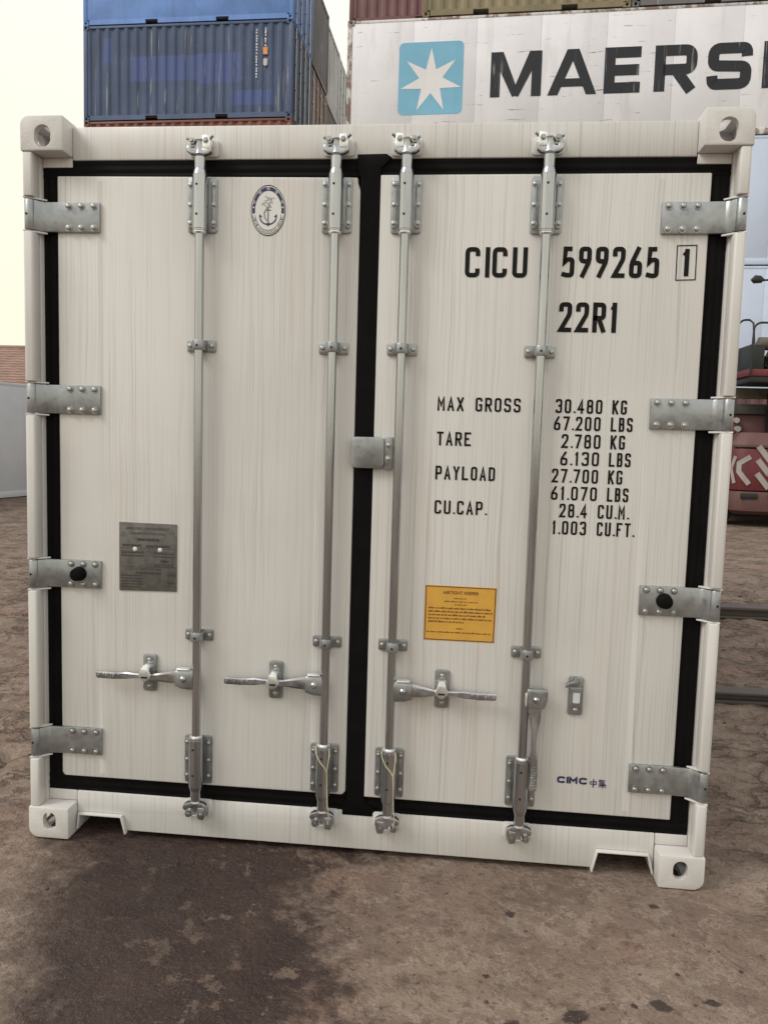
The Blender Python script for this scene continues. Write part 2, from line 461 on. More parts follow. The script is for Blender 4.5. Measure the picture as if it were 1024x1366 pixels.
def round_path(pts, closed, n=5):
    out = []; L = len(pts)
    for i, p in enumerate(pts):
        r = p[2] if len(p) > 2 else 0
        if r <= 0 or (not closed and i in (0, L - 1)): out.append(Vector((p[0], p[1]))); continue
        b = Vector(p[:2]); a = Vector(pts[i - 1][:2]); c = Vector(pts[(i + 1) % L][:2])
        ra = min(r, (a - b).length * .5); rc = min(r, (c - b).length * .5); r = min(ra, rc)
        s, e = b + (a - b).normalized() * r, b + (c - b).normalized() * r
        for k in range(n + 1):
            t = k / n; out.append(s * (1 - t) ** 2 + b * 2 * t * (1 - t) + e * t * t)
    return out

def stroke(mb, path, t, closed, place, lift=0.0):
    """thick flat line along 2D path; place(x, z, lift) -> 3D"""
    q = [path[0]]
    for p in path[1:]:
        if (p - q[-1]).length > 1e-6: q.append(p)
    if closed and (q[0] - q[-1]).length < 1e-6: q.pop()
    n = len(q); Lf, Rt = [], []
    for i in range(n):
        a = q[i - 1] if (i > 0 or closed) else None
        c = q[(i + 1) % n] if (i < n - 1 or closed) else None
        d1 = (q[i] - a).normalized() if a is not None else (c - q[i]).normalized()
        d2 = (c - q[i]).normalized() if c is not None else d1
        n1 = Vector((-d1.y, d1.x)); n2 = Vector((-d2.y, d2.x)); m = n1 + n2
        if m.length < 1e-4: m = n1
        m.normalize(); k = min(1 / max(m.dot(n1), .38), 2.4)
        Lf.append(q[i] + m * (t / 2 * k)); Rt.append(q[i] - m * (t / 2 * k))
    vs = [place(p.x, p.y, lift) for p in Lf] + [place(p.x, p.y, lift) for p in Rt]
    fs = [(i, n + i, n + (i + 1) % n, (i + 1) % n) for i in range(n if closed else n - 1)]
    mb.add(vs, fs)

def glyph(mb, ch, x0, w, z0, h, t, place):
    k = 0
    for st in GL[ch]:
        closed = st[-1] is True
        pts = [p for p in st if p is not True]
        iw, ih = max(w - t, 1e-4), h - t
        P = []
        for p in pts:
            P.append((x0 + t / 2 + p[0] * iw, z0 + t / 2 + p[1] * ih) + ((p[2] * max(iw, .02 * h),) if len(p) > 2 else ()))
        if not closed:
            for e, nb in ((0, 1), (-1, -2)):
                dx, dz = P[e][0] - P[nb][0], P[e][1] - P[nb][1]
                if (abs(dz) >= abs(dx) and pts[e][1] in (0, 1)) or (abs(dx) > abs(dz) and pts[e][0] in (0, 1)):
                    q = t / 2 / math.hypot(dx, dz); P[e] = (P[e][0] + dx * q, P[e][1] + dz * q)
        stroke(mb, round_path(P, closed), t, closed, place, k * 1.5e-4); k += 1

def text_line(mb, txt, x0, x1, z0, h, t, place, gap=.42):
    """set txt so that it spans x0..x1 exactly"""
    ws = [GW.get(c, 1.0) for c in txt]
    tot = sum(ws) + gap * (len(txt) - 1)
    u = (x1 - x0) / tot; x = x0
    for c, w in zip(txt, ws):
        if c != ' ': glyph(mb, c, x, max(w * u, t * 1.02), z0, h, t, place)
        x += (w + gap) * u

def font_text(mb, body, size, place, align='CENTER', extrude=None, bold=0.0, sx=1.0):
    """print set with the built-in font; place(x,z,lift)"""
    cu = bpy.data.curves.new('t', 'FONT'); cu.body = body; cu.size = size
    cu.align_x = align; cu.align_y = 'CENTER'; cu.offset = bold; cu.resolution_u = 3
    o = bpy.data.objects.new('t', cu)
    C.objects.link(o)
    me = bpy.data.meshes.new_from_object(o.evaluated_get(bpy.context.evaluated_depsgraph_get()))
    vs = [place(v.co.x * sx, v.co.y, 0) for v in me.vertices]
    fs = [tuple(p.vertices) for p in me.polygons]
    bpy.data.objects.remove(o); bpy.data.curves.remove(cu); bpy.data.meshes.remove(me)
    mb.add(vs, fs)

# ------------------------------------------------------------------ ground: one sheet to the horizon
def vnoise(x, y, s, seed):
    r = np.random.default_rng(seed); g = r.random((128, 128))
    u, v = x * s, y * s
    i, j = np.floor(u).astype(int), np.floor(v).astype(int)
    a, b = u - i, v - j
    a = a * a * (3 - 2 * a); b = b * b * (3 - 2 * b)
    G = lambda p, q: g[p % 128, q % 128]
    return (G(i, j) * (1 - a) + G(i + 1, j) * a) * (1 - b) + (G(i, j + 1) * (1 - a) + G(i + 1, j + 1) * a) * b

def axis(lo, hi, step, far):
    core = list(np.arange(lo, hi + 1e-6, step)); a, d = [], step
    p = lo
    while p > -far: d *= 1.22; p -= d; a.append(p)
    b, d, p = [], step, core[-1]
    while p < far: d *= 1.22; p += d; b.append(p)
    return np.array(a[::-1] + core + b)

gx, gy = axis(-3.6, 4.6, .03, 900), axis(-1.8, 6.5, .03, 900)
GX, GY = np.meshgrid(gx, gy)
amp = np.clip(1 - (np.hypot(GX - .4, GY - 2) - 7) / 10, 0, 1)
hz = sum(w * (vnoise(GX + 50, GY + 50, s, k) - .5) for k, (s, w) in enumerate(((.8, .020), (2.1, .014), (5.3, .010), (12, .009), (25, .006))))
out_ = np.clip((np.abs(GX) - 1.25) / .6, 0, 1)
rid = 1 - np.abs(2 * vnoise(GX * .8 + 30, GY * 1.5 + 9, 2.6, 21) - 1)
hz = hz * (1 + .9 * out_) - .030 * out_ * np.clip((rid - .80) / .2, 0, 1)
hz = np.minimum(hz * amp, .014) - .006 * amp
foot = (np.abs(GX) < 1.28) & (GY > -.06) & (GY < 6.15)
hz = np.where(foot, np.clip(hz, -.006, -.002), hz)
nx, ny = len(gx), len(gy)
gm = bpy.data.meshes.new('ground')
idx = np.arange(nx * ny).reshape(ny, nx)
quads = np.stack([idx[:-1, :-1], idx[:-1, 1:], idx[1:, 1:], idx[1:, :-1]], -1).reshape(-1, 4)
gm.from_pydata(np.stack([GX.ravel(), GY.ravel(), hz.ravel()], -1).tolist(), [], quads.tolist())
gm.polygons.foreach_set('use_smooth', [True] * len(gm.polygons))
gm.materials.append(M['ground'])
ground = link('ground', gm); ground['kind'] = 'structure'

# ------------------------------------------------------------------ THE IVORY CONTAINER
CT = thing('shipping_container', 'new ivory container with closed double doors and galvanised locking bars, nearest the camera', 'container')
DF = .066       # door skin
HW, HH = 1.219, 2.591

def boolean_cut(base, cutters):
    """solid minus solids -> mesh"""
    o = bpy.data.objects.new('b', base); C.objects.link(o)
    tmp = []
    for c in cutters:
        k = bpy.data.objects.new('c', c); C.objects.link(k); tmp.append(k)
        m = o.modifiers.new('x', 'BOOLEAN'); m.operation = 'DIFFERENCE'; m.object = k; m.solver = 'EXACT'
    bpy.context.view_layer.update()
    me = bpy.data.meshes.new_from_object(o.evaluated_get(bpy.context.evaluated_depsgraph_get()))
    for k in tmp: bpy.data.objects.remove(k)
    bpy.data.objects.remove(o)
    return me

def casting(top):
    # left casting, outer faces at x=-HW and z=HH / z=0; depth 0..178 mm
    x0, x1 = -HW, -HW + .155
    z0, z1 = (HH - .118, HH) if top else (0, .118)
    r = .030 if top else .038
    poly = []
    zc = z1 - r if top else z0 + r
    a0, a1 = (90, 180) if top else (180, 270)
    arc = [(x0 + r + r * math.cos(math.radians(a0 + (a1 - a0) * i / 6)), zc + r * math.sin(math.radians(a0 + (a1 - a0) * i / 6))) for i in range(7)]
    poly = ([(x0, z0), (x1, z0), (x1, z1)] + arc) if top else (arc + [(x1, z0), (x1, z1), (x0, z1)])
    base = MB().prism_y(poly, 0, .178).mesh('corner_casting', M['cream_cast'], .006, 0)
    cx = -1.1375 if top else -1.137
    cz = 2.522 if top else .067
    hole = oval(cx, cz, .060 if top else .050, .076 if top else .067, 28)
    front = MB().prism_y(hole, -.05, .06).mesh('h', M['cream_cast'])
    cav = MB().box(x0 + .024, x1 - .022, .026, .152, z0 + .024, z1 - .024).mesh('v', M['cream_cast'])
    th = oval(-1.13, .089, .060, .110, 24)
    vert = MB().prism_z(th, *((z1 - .06, z1 + .05) if top else (z0 - .05, z0 + .06))).mesh('t', M['cream_cast'])
    sh = [(b, a) for a, b in oval(z0 + .059, .089, .052, .075, 20)]
    side = MB().add([(x0 - .05, y, z) for y, z in sh] + [(x0 + .05, y, z) for y, z in sh],
                    [tuple(range(20)), tuple(reversed(range(20, 40)))] + [(i, (i + 1) % 20, (i + 1) % 20 + 20, i + 20) for i in range(20)]).mesh('s', M['cream_cast'])
    me = boolean_cut(base, [front, cav, vert, side])
    me.name = 'corner_casting'
    me.polygons.foreach_set('use_smooth', [True] * len(me.polygons)); me.set_sharp_from_angle(angle=math.radians(30))
    return me

def mirror_mesh(me, sx=1, ymir=None):
    n = me.copy()
    bm = bmesh.new(); bm.from_mesh(n)
    for v in bm.verts:
        v.co.x *= sx
        if ymir is not None: v.co.y = ymir - v.co.y
    if sx * (1 if ymir is None else -1) < 0: bmesh.ops.reverse_faces(bm, faces=bm.faces)
    bm.to_mesh(n); bm.free()
    return n

LEN = 6.058
for top in (True, False):
    me = casting(top)
    for sx in (1, -1):
        for back in (None, LEN):
            link('corner_casting', me if (sx == 1 and back is None) else mirror_mesh(me, sx, back), CT)

hinge_z = (2.265, 1.627, .992, .360)
HHG = .0515                                    # half height of a hinge blade
# corner posts: a channel body and a front flange that stops at every hinge
for s in (-1, 1):
    mb = MB().box(s * 1.176, s * 1.2165, .055, .170, .1185, HH - .1185)
    post = mb.build('corner_post', M['cream_plain'], CT, .003)
    ends = [HH - .1185] + [q for z in hinge_z for q in (z + HHG + .009, z - HHG - .009)] + [.1185]
    for i in range(0, len(ends), 2):
        z1, z0 = ends[i], ends[i + 1]
        prof = [(s * 1.1785, .0545), (s * 1.1785, .010), (s * 1.183, .004), (s * 1.208, .004), (s * 1.2155, .011), (s * 1.2155, .0545)]
        MB().prism_z(prof, z0, z1).build('post_flange', M['cream_plain'], post, .004)
    for z in hinge_z:                           # small lug plates above and below each hinge
        for q in (1, -1):
            zz = z + q * (HHG + .0055)
            MB().prism_z([(s * 1.150, .0545), (s * 1.175, .030), (s * 1.2145, .006), (s * 1.2145, .0545)], zz - .003, zz + .003).build('hinge_lug', M['cream_plain'], post, .001)

# header and sill
head = MB().prism_y([(-1.064, 2.463), (1.064, 2.463), (1.064, 2.577), (-1.064, 2.577)], .068, .17).build('header', M['cream'], CT, .006)
for s in (-1, 1):
    MB().box(s * 1.0655, s * 1.175, .0705, .17, 2.440, 2.4725).build('header_end', M['cream_plain'], head, .003)
cut = [(-1.062, .160), (-1.062, .020), (-1.055, .020), (-1.049, .078), (-.886, .078), (-.870, .017), (.850, .017), (.866, .087), (1.040, .087), (1.055, .020), (1.062, .020), (1.062, .160)]
sill = MB().prism_y(cut, .068, .150).build('sill', M['cream'], CT, .004)
for s in (-1, 1):
    MB().box(s * 1.0635, s * 1.175, .0715, .15, .1195, .160).build('sill_end', M['cream_plain'], sill, .003)
for path in ([(-1.056, .018), (-1.049, .076), (-.885, .076), (-.868, .010)], [(.848, .010), (.865, .085), (1.040, .085), (1.053, .040), (1.058, .018)]):
    mb = MB(); P = [Vector(p) for p in path]
    f, b = [], []
    stroke(mb, P, .007, False, lambda x, z, l: (x, .050, z))
    n = len(P); vs = list(mb.v)
    mb.add([(x, .0675, z) for x, _, z in vs], [])
    ring = list(range(n)) + [2 * n - 1 - i for i in range(n)]
    for i in range(len(ring)):
        a, c = ring[i], ring[(i + 1) % len(ring)]
        mb.f.append((a, c, c + 2 * n, a + 2 * n))
    mb.build('pocket_lip', M['cream_plain'], sill, .002)
MB().box(-1.10, 1.10, .151, 5.95, .130, .158).build('floor_frame', M['steel_dark'], CT)
for i in range(15):
    y = .24 + i * .39  # foremost one added close behind the sill to block light
    MB().box(-1.13, 1.13, y, y + .045, .025, .1295).build('cross_member', M['steel_dark'], CT)
for s in (-1, 1):
    MB().box(s * 1.165, s * 1.2155, .179, LEN - .179, .03, .159).build('bottom_rail', M['cream_plain'], CT, .004)
    pts = [];
    y = .172
    while y < LEN - .20:
        pts += [(y, 0), (y + .075, 0), (y + .11, .022), (y + .20, .022), (y + .235, 0)]; y += .275
    pts.append((LEN - .172, 0))
    vs = [(s * (1.2145 - d), y, z) for z in (.1595, 2.495) for y, d in pts]
    n = len(pts)
    MB().add(vs, [(i, i + 1, n + i + 1, n + i) for i in range(n - 1)]).build('side_wall', M['cream_plain'], CT)
    MB().box(s * 1.15, s * 1.2155, .179, LEN - .179, 2.4955, 2.572).build('top_rail', M['cream_plain'], CT, .004)
MB().box(-1.1495, 1.1495, .1705, LEN - .05, 2.540, 2.571).build('roof', M['cream_plain'], CT, .004)
MB().box(-1.175, 1.175, LEN - .10, LEN - .03, .16, 2.539).build('end_wall', M['cream_plain'], CT, .004)

# rubber gaskets with ribs
def gasket(p0, p1, width, y, horizontal):
    """ribbed strip: p0..p1 along its run, [lo,hi] across"""
    lo, hi = width
    w = hi - lo
    prof = [(0, .020), (0, .003), (.06, 0), (.16, .001), (.20, .0055), (.30, .0055), (.36, .0012), (.46, 0), (.54, 0), (.62, .004), (.72, .004), (.78, .0008), (.92, 0), (1, .003), (1, .020)]
    rings = []
    for q in (p0, p1):
        g = lambda d: d if d > .01 else d * .4
        rings.append([((q, y + g(d), lo + t * w) if horizontal else (lo + t * w, y + g(d), q)) for t, d in prof])
    return MB().loft(rings).build('door_gasket', M['rubber'], CT, 0, 40)
gasket(-1.1755, 1.1735, (2.405, 2.4655), .0735, True)
gasket(-1.1755, 1.1715, (.1525, .222), .0735, True)
gasket(.2225, 2.4045, (-1.1752, -1.115), .0745, False)
gasket(.2225, 2.4045, (1.108, 1.1715), .0745, False)
mid = [(-.036, .2), (-.050, .19), (-.050, .1445), (.060, .1445), (.082, .156), (.082, .162), (.030, .20), (.030, 2.43), (.066, 2.4655), (.046, 2.478), (-.052, 2.4765), (-.052, 2.43), (-.040, 2.40)]
MB().prism_y(mid, .0655, .10).build('door_gasket', M['rubber'], CT, .002)

# doors
dl = [(-1.120, .228), (-1.110, .217), (-.052, .219), (-.0405, .232), (-.0365, 2.352), (-.0485, 2.385), (-.0485, 2.401), (-1.120, 2.410)]
door_l = MB().prism_y(dl, DF, .125).build('door', M['cream'], CT, .005, 30, 3)
dr = [(.027, .217), (1.111, .213), (1.114, 2.411), (.027, 2.409)]
door_r = MB().prism_y(dr, DF, .125).build('door', M['cream'], CT, .005, 30, 3)
for d, xs in ((door_l, (-.962, -.165)), (door_r, (.955, .166))):     # shallow pressed folds of the skin
    for x in xs:
        MB().prism_z([(x - .012, DF + .0002), (x, DF - .0008), (x + .012, DF + .0002), (x, DF + .004)], .235, 2.392).build('skin_fold', M['cream'], d, 0, 60)

# ---- bolts
def bolt_mesh(r, h, mat, dome=True, n=12):
    prof = [(0, r * 1.45), (.25, r * 1.45), (.26, r), (.75, r), (.95, r * .72), (1, r * .4)] if dome else [(0, r), (.8, r), (1, r * .8)]
    return MB().lathe((0, 0, 0), (0, -h, 0), prof, n).mesh('bolt', mat, 0, 50)
BOLT_S = bolt_mesh(.0072, .008, M['bolt'])
BOLT_M = bolt_mesh(.0088, .011, M['bolt'])
HOLE = MB().cyl((0, 0, 0), (0, -.0012, 0), .0042, n=10).mesh('drain_hole', M['black_hole'])

# ---- hinges
for s in (-1, 1):
    for hi, z in enumerate(hinge_z):
        xe = s * .959
        yf = .055                                  # front of the blade on the door skin
        outer = [(s * 1.182, .020), (s * 1.170, .040), (s * 1.158, .050), (s * 1.118, .0515), (s * 1.098, yf), (xe, yf)]
        inner = [(xe, DF - .0005), (s * 1.098, DF - .0005), (s * 1.112, .0655), (s * 1.160, .0600), (s * 1.176, .050), (s * 1.190, .036)]
        blade = MB().prism_z(outer + inner, z - HHG, z + HHG).build('hinge', M['galv'], CT, .0035, 32)
        kn = MB().lathe((s * 1.1995, .026, z - HHG + .001), (s * 1.1995, .026, z + HHG - .001), [(0, .0165), (.02, .0178), (.98, .0178), (1, .0165)], 20)
        kn.build('hinge_knuckle', M['galv'], blade, 0, 40)
        MB().cyl((s * 1.1995, .026, z - HHG - .004), (s * 1.1995, .026, z + HHG + .004), .0085, n=12).build('hinge_pin', M['bolt'], blade)
        link('drain_hole', HOLE, blade, (s * 1.203, .0082, z))
        for i in range(3):
            for q in (1, -1):
                link('bolt', BOLT_M, blade, (s * (.980 + .046 * i), yf, z + q * .037))
        if hi == 2:
            MB().lathe((s * 1.041, yf, z + .002), (s * 1.041, yf - .038, z + .002), [(0, .027), (.15, .0265), (.8, .023), (.95, .020), (1, .014)], 20).build('rubber_bumper', M['rubber'], blade, 0, 40)

# ---- locking bars
RY = .031
bars = (-.589, -.118, .119, .586)
def cam_assembly(x, top, parent):
    """forked cam end and its keeper; z grows outward from the bar end"""
    sg = 1 if top else -1
    zb = 2.462 if top else .172
    Z = lambda d: zb + sg * d
    mir = 1 if x < 0 else -1
    # cam hub
    MB().lathe((x, RY, Z(-.004)), (x, RY, Z(.054)), [(0, .0185), (.12, .021), (.22, .0185), (.8, .0165), (.92, .019), (1, .012)], 18).build('cam_end', M['forged'], parent, 0, 40)
    # blunt hooked wings
    for s in (-1, 1):
        up = .042 if s == mir else .030
        a = [(x + s * .006, Z(-.002)), (x + s * .030, Z(.002)), (x + s * .042, Z(.010)), (x + s * .044, Z(up - .008)), (x + s * .037, Z(up)), (x + s * .027, Z(up - .002)), (x + s * .025, Z(.020)), (x + s * .006, Z(.022))]
        MB().prism_y(a, .012 + .005 * (s == mir), .036).build('cam_hook', M['forged'], parent, .0025, 40)
        # keeper block on the frame with its nut
        k0, k1 = (.020, .066) if s == mir else (.028, .060)
        MB().prism_y([(x + s * .010, Z(k0)), (x + s * .036, Z(k0 - .003)), (x + s * .041, Z(.040)), (x + s * .034, Z(k1)), (x + s * .012, Z(k1 - .003))], .016 if s == mir else .026, .0675).build('keeper_lug', M['bright'] if (s == mir) == top else M['forged'], parent, .003, 40)
        MB().lathe((x + s * .024, .027, Z(.046)), (x + s * .024, .008, Z(.046)), [(0, .012), (.6, .012), (.62, .007), (1, .006)], 6).build('keeper_nut', M['bolt'], parent, 0, 30)
        if top:
            MB().cyl((x + s * .028, .030, Z(.048)), (x + s * (.049 if s == mir else .043), .018, Z(.062 if s == mir else .054)), .0052, n=10).build('keeper_pin', M['bolt'], parent, 0, 40)
        else:
            MB().prism_y([(x + s * .030, Z(.018)), (x + s * .050, Z(.016)), (x + s * .054, Z(.046)), (x + s * .047, Z(.070)), (x + s * .038, Z(.064)), (x + s * .040, Z(.040))], .050, .0675).build('keeper_wing', M['cream_plain'], parent, .002, 40)
    MB().prism_y(rrect(x - .052 + .004 * mir, x + .052 + .004 * mir, min(Z(.006), Z(.064)), max(Z(.006), Z(.064)), .012), .060, .0678).build('keeper_base', M['cream_plain'], parent, .002)

for bi, x in enumerate(bars):
    bar = MB().cyl((x, RY, .165), (x, RY, 2.468), .0155, n=20).build('locking_bar', M['galv_rod'], CT, 0, 40)
    cam_assembly(x, True, bar); cam_assembly(x, False, bar)
    # long tube brackets at both ends
    for zlo, zhi, sg in ((2.213, 2.399, 1), (.229, .411, -1)):
        plate = MB().prism_y(rrect(x - .052, x + .052, zlo, zhi, .010), .0585, DF - .0006).build('bar_bracket', M['galv'], CT, .002)
        for s in (-1, 1):                              # pressed ribs of the bracket
            MB().prism_y(rrect(x + s * .0395 - .0085, x + s * .0395 + .0085, zlo + .014, zhi - .012, .0075), .0535, .0588).build('bracket_rib', M['galv'], plate, .0025)
        L = zhi - zlo + .022
        z0, z1 = (zlo - .004, zhi + .018) if sg > 0 else (zhi + .004, zlo - .018)
        prof = [(0, .019), (.012, .0240), (.040, .0245), (.045, .0262), (.055, .0262), (.07, .0262), (.89, .0262), (.905, .0262), (.912, .0240), (.95, .0228), (1, .0188)]
        MB().lathe((x, RY, z0), (x, RY, z1), prof, 24).build('bracket_tube', M['galv_rod'], plate, 0, 24)
        e = zhi + .018 if sg > 0 else zlo - .018
        MB().lathe((x, RY, e), (x, RY, e + sg * .040), [(0, .0192), (1, .0185)], 20).build('bracket_neck', M['galv_rod'], plate, 0, 40)
        MB().lathe((x, RY, (zlo if sg > 0 else zhi) - sg * .010), (x, RY, (zlo if sg > 0 else zhi) + sg * .004), [(0, .0175), (.3, .0225), (1, .0225)], 20).build('bracket_ring', M['bright'], plate, 0, 40)
        for q in (.17, .5, .86):
            zz = zlo + (zhi - zlo) * q
            for s in (-1, 1): link('bolt', BOLT_S, plate, (x + s * .0405, .0538, zz))
        for q in (.27, .80): link('drain_hole', HOLE, plate, (x - .003, RY - .0256, zlo + (zhi - zlo) * q))
    # small guides
    for z in (1.825, .789):
        g = MB().prism_y(rrect(x - .052, x + .052, z - .0205, z + .0205, .006), .0585, DF - .0006)
        g = g.build('bar_guide', M['galv'], CT, .0018)
        strap = []
        for i in range(11):
            a = PI + PI * i / 10
            strap.append((x + .0225 * math.cos(a), RY + .0225 * math.sin(a)))
        out = [(x - .0225, .0586)] + strap + [(x + .0225, .0586), (x + .0165, .0586)]
        inn = [(x + .0165 * math.cos(PI + PI * i / 10), RY + .0165 * math.sin(PI + PI * i / 10)) for i in range(10, -1, -1)]
        MB().prism_z(out + inn + [(x - .0165, .0586)], z - .0165, z + .0165).build('guide_strap', M['galv'], g, .0012, 40)
        link('drain_hole', HOLE, g, (x, RY - .0224, z - .002))
        for s in (-1, 1): link('bolt', BOLT_M, g, (x + s * .0385, .0585, z))

# ---- handles and catches
def handle(x, z, place):
    """u runs from the bar outwards, v is across, both flat on the door; place(u, y, v)"""
    def ring(u, vc, hv, yc, hy):
        c = .6
        return [place(u, yc - hy, vc - hv * c), place(u, yc - hy, vc + hv * c), place(u, yc - hy * c, vc + hv), place(u, yc + hy * c, vc + hv),
                place(u, yc + hy, vc + hv * c), place(u, yc + hy, vc - hv * c), place(u, yc + hy * c, vc - hv), place(u, yc - hy * c, vc - hv)]
    arm = [(.045, .004, .024, .030, .007), (.075, .003, .023, .030, .007), (.110, .001, .018, .029, .008), (.150, 0, .010, .029, .010), (.185, .001, .009, .028, .011),
           (.215, .001, .009, .028, .011), (.250, .000, .013, .027, .008), (.275, -.002, .012, .026, .006), (.300, -.003, .0125, .025, .006), (.352, -.001, .0125, .022, .006), (.360, 0, .011, .021, .005)]
    h = MB().loft([ring(*a) for a in arm]).build('door_handle', M['forged'], CT, 0, 18)
    mb = MB().loft([ring(u, vc, hv, .030, .012) for u, vc, hv in ((-.002, -.004, .034), (.010, -.003, .037), (.040, -.002, .036), (.066, 0, .029))])
    hub = mb.build('handle_hub', M['galv'], h, .002, 35)
    MB().loft([ring(u, .0345, .0045, .030, .0135) for u in (.012, .058)]).build('hub_cap', M['bright'], h, .001)
    p0, p1 = place(.034, .018, 0), place(.034, .008, 0)
    MB().lathe(p0, p1, [(0, .011), (.5, .011), (1, .005)], 14).build('hub_rivet', M['bolt'], h, 0, 40)
    for i in range(9):                              # embossed grip
        u = .274 + i * .0093
        MB().loft([ring(u + d, -.002 + .003 * math.sin(i * 2.1),   .0075, .0180 - .0004 * i, .0020) for d in (0, .0052)]).build('grip_ridge', M['forged'], h)
    return h

def catch(x, z, closed=True):
    p = MB().prism_y(rrect(x - .0255, x + .0255, z - .069, z + .069, .010), .0570, DF - .0006).build('handle_catch', M['galv'], CT, .002)
    for q in (.049, -.049): link('bolt', BOLT_M, p, (x, .0570, z + q))
    MB().prism_y(rrect(x - .021, x + .021, z - .036, z + .034, .008), .046, .0568).build('catch_seat', M['galv'], p, .003)
    if closed:
        k = [(x - .014, z + .034), (x - .016, z + .020), (x - .026, z + .004), (x - .020, z - .010), (x - .004, z - .022), (x + .010, z - .018), (x + .024, z + .002), (x + .016, z + .018), (x + .014, z + .034)]
        MB().prism_y(k[::-1], .004, .017).build('latch_hook', M['bright'], p, .005, 40)
        MB().box(x - .012, x + .012, .016, .056, z + .022, z + .036).build('latch_stem', M['bright'], p, .003)
        MB().prism_y(rrect(x - .012, x + .012, z - .006, z + .000, .0025), .0025, .0042).build('latch_slot', M['black_hole'], p)
    else:                                            # hook swung up, window of the seat shows
        MB().prism_y(rrect(x - .011, x + .013, z - .022, z + .014, .003), .0440, .0462).build('seat_window', M['sticker_white'], p)
        MB().prism_y([(x - .012, z + .058), (x - .036, z + .050), (x - .040, z + .034), (x - .033, z + .034), (x - .026, z + .043), (x - .004, z + .040), (x + .004, z + .056), (x - .008, z + .072)][::-1], .030, .048).build('latch_hook', M['galv'], p, .003)
    return p

handle(bars[0], .637, lambda u, y, v: (bars[0] - .012 - u, y, .632 + v)); catch(-.774, .637)
handle(bars[1], .640, lambda u, y, v: (bars[1] - .004 - u, y, .638 + v)); catch(-.302, .638)
handle(bars[2], .640, lambda u, y, v: (bars[2] + .008 + u, y, .634 + v)); catch(.2975, .640)
handle(bars[3], .640, lambda u, y, v: (bars[3] + .038 - v, y - .006, .668 - u)); catch(.763, .643, False)

# ---- lap plate between the doors
lp = MB().prism_y(rrect(-.046, .069, 1.414, 1.523, .018), .042, .052).build('lap_plate', M['galv'], CT, .003)
MB().prism_y(rrect(.0695, .098, 1.412, 1.525, .004), .048, DF - .0006).build('plate_foot', M['galv'], lp, .002)
MB().box(.058, .068, .0522, .0645, 1.42, 1.518).build('plate_web', M['galv'], lp)
for z in (1.496, 1.449): link('bolt', BOLT_M, lp, (.084, .048, z))

# ---- seal wires on the two middle bars
for x, s in ((bars[1], 1), (bars[2], 1)):
    y = .0015
    loop = [(x - .026, .012, .412), (x - .022, .004, .395), (x - .008, y, .365), (x + .010, y, .345), (x + .018, y, .330)]
    loop2 = [(x + .024, .012, .405), (x + .026, .005, .388), (x + .022, y, .355), (x + .018, y, .330)]
    tail = [(x + .018, y, .332), (x + .020, y - .0005, .30), (x + .021, y, .25), (x + .024, .001, .20), (x + .028, .006, .165), (x + .024, .012, .135)]
    mb = MB().tube(loop, .0020, 6).tube(loop2, .0020, 6).tube(tail, .0020, 6).tube([(x - .026, .012, .412), (x - .02, .04, .418), (x + .02, .04, .414), (x + .024, .012, .405)], .002, 6)
    mb.build('seal_wire', M['wire'], CT, 0, 60)

# ---- printing on the doors
LY = DF - .0014
PL = lambda x, z, l: (x, LY - l, z)
def print_part(name, fn, mat, parent): mb = MB(); fn(mb); return mb.build(name, mat, parent, 0, 0)
print_part('serial_lettering', lambda mb: text_line(mb, 'CICU', .324, .532, 2.071, .100, .0150, PL, .36), M['ink'], door_r)
print_part('serial_lettering', lambda mb: text_line(mb, '599265', .646, .962, 2.073, .101, .0150, PL, .33), M['ink'], door_r)
print_part('check_digit', lambda mb: glyph(mb, '1', 1.033, .030, 2.080, .088, .0150, PL), M['ink'], door_r)
def boxline(mb): stroke(mb, [Vector(p) for p in ((1.018, 2.067), (1.080, 2.069), (1.079, 2.180), (1.017, 2.178))], .0032, True, PL)
print_part('check_digit_frame', boxline, M['ink'], door_r)
print_part('type_lettering', lambda mb: text_line(mb, '22R1', .644, .838, 1.893, .099, .0150, PL, .30), M['ink'], door_r)
for t, a, b, z in (('MAX GROSS', .247, .530, 1.6205), ('TARE', .249, .366, 1.5010), ('PAYLOAD', .248, .453, 1.3830), ('CU.CAP.', .249, .428, 1.2630),
                       ('30.480', .648, .803, 1.622), ('KG', .836, .884, 1.622), ('67.200', .645, .800, 1.564), ('LBS', .834, .906, 1.564),
                       ('2.780', .673, .803, 1.504), ('KG', .836, .884, 1.504), ('6.130', .672, .801, 1.445), ('LBS', .834, .906, 1.445),
                       ('27.700', .646, .801, 1.3855), ('KG', .834, .882, 1.3855), ('61.070', .646, .800, 1.326), ('LBS', .834, .905, 1.326),
                       ('28.4', .677, .770, 1.2665), ('CU.M.', .806, .908, 1.2665), ('1.003', .655, .770, 1.2070), ('CU.FT.', .806, .929, 1.2070)):
    print_part('weight_lettering', lambda mb: text_line(mb, t, a, b, z, .0475, .0069, PL, .40), M['ink'], door_r)

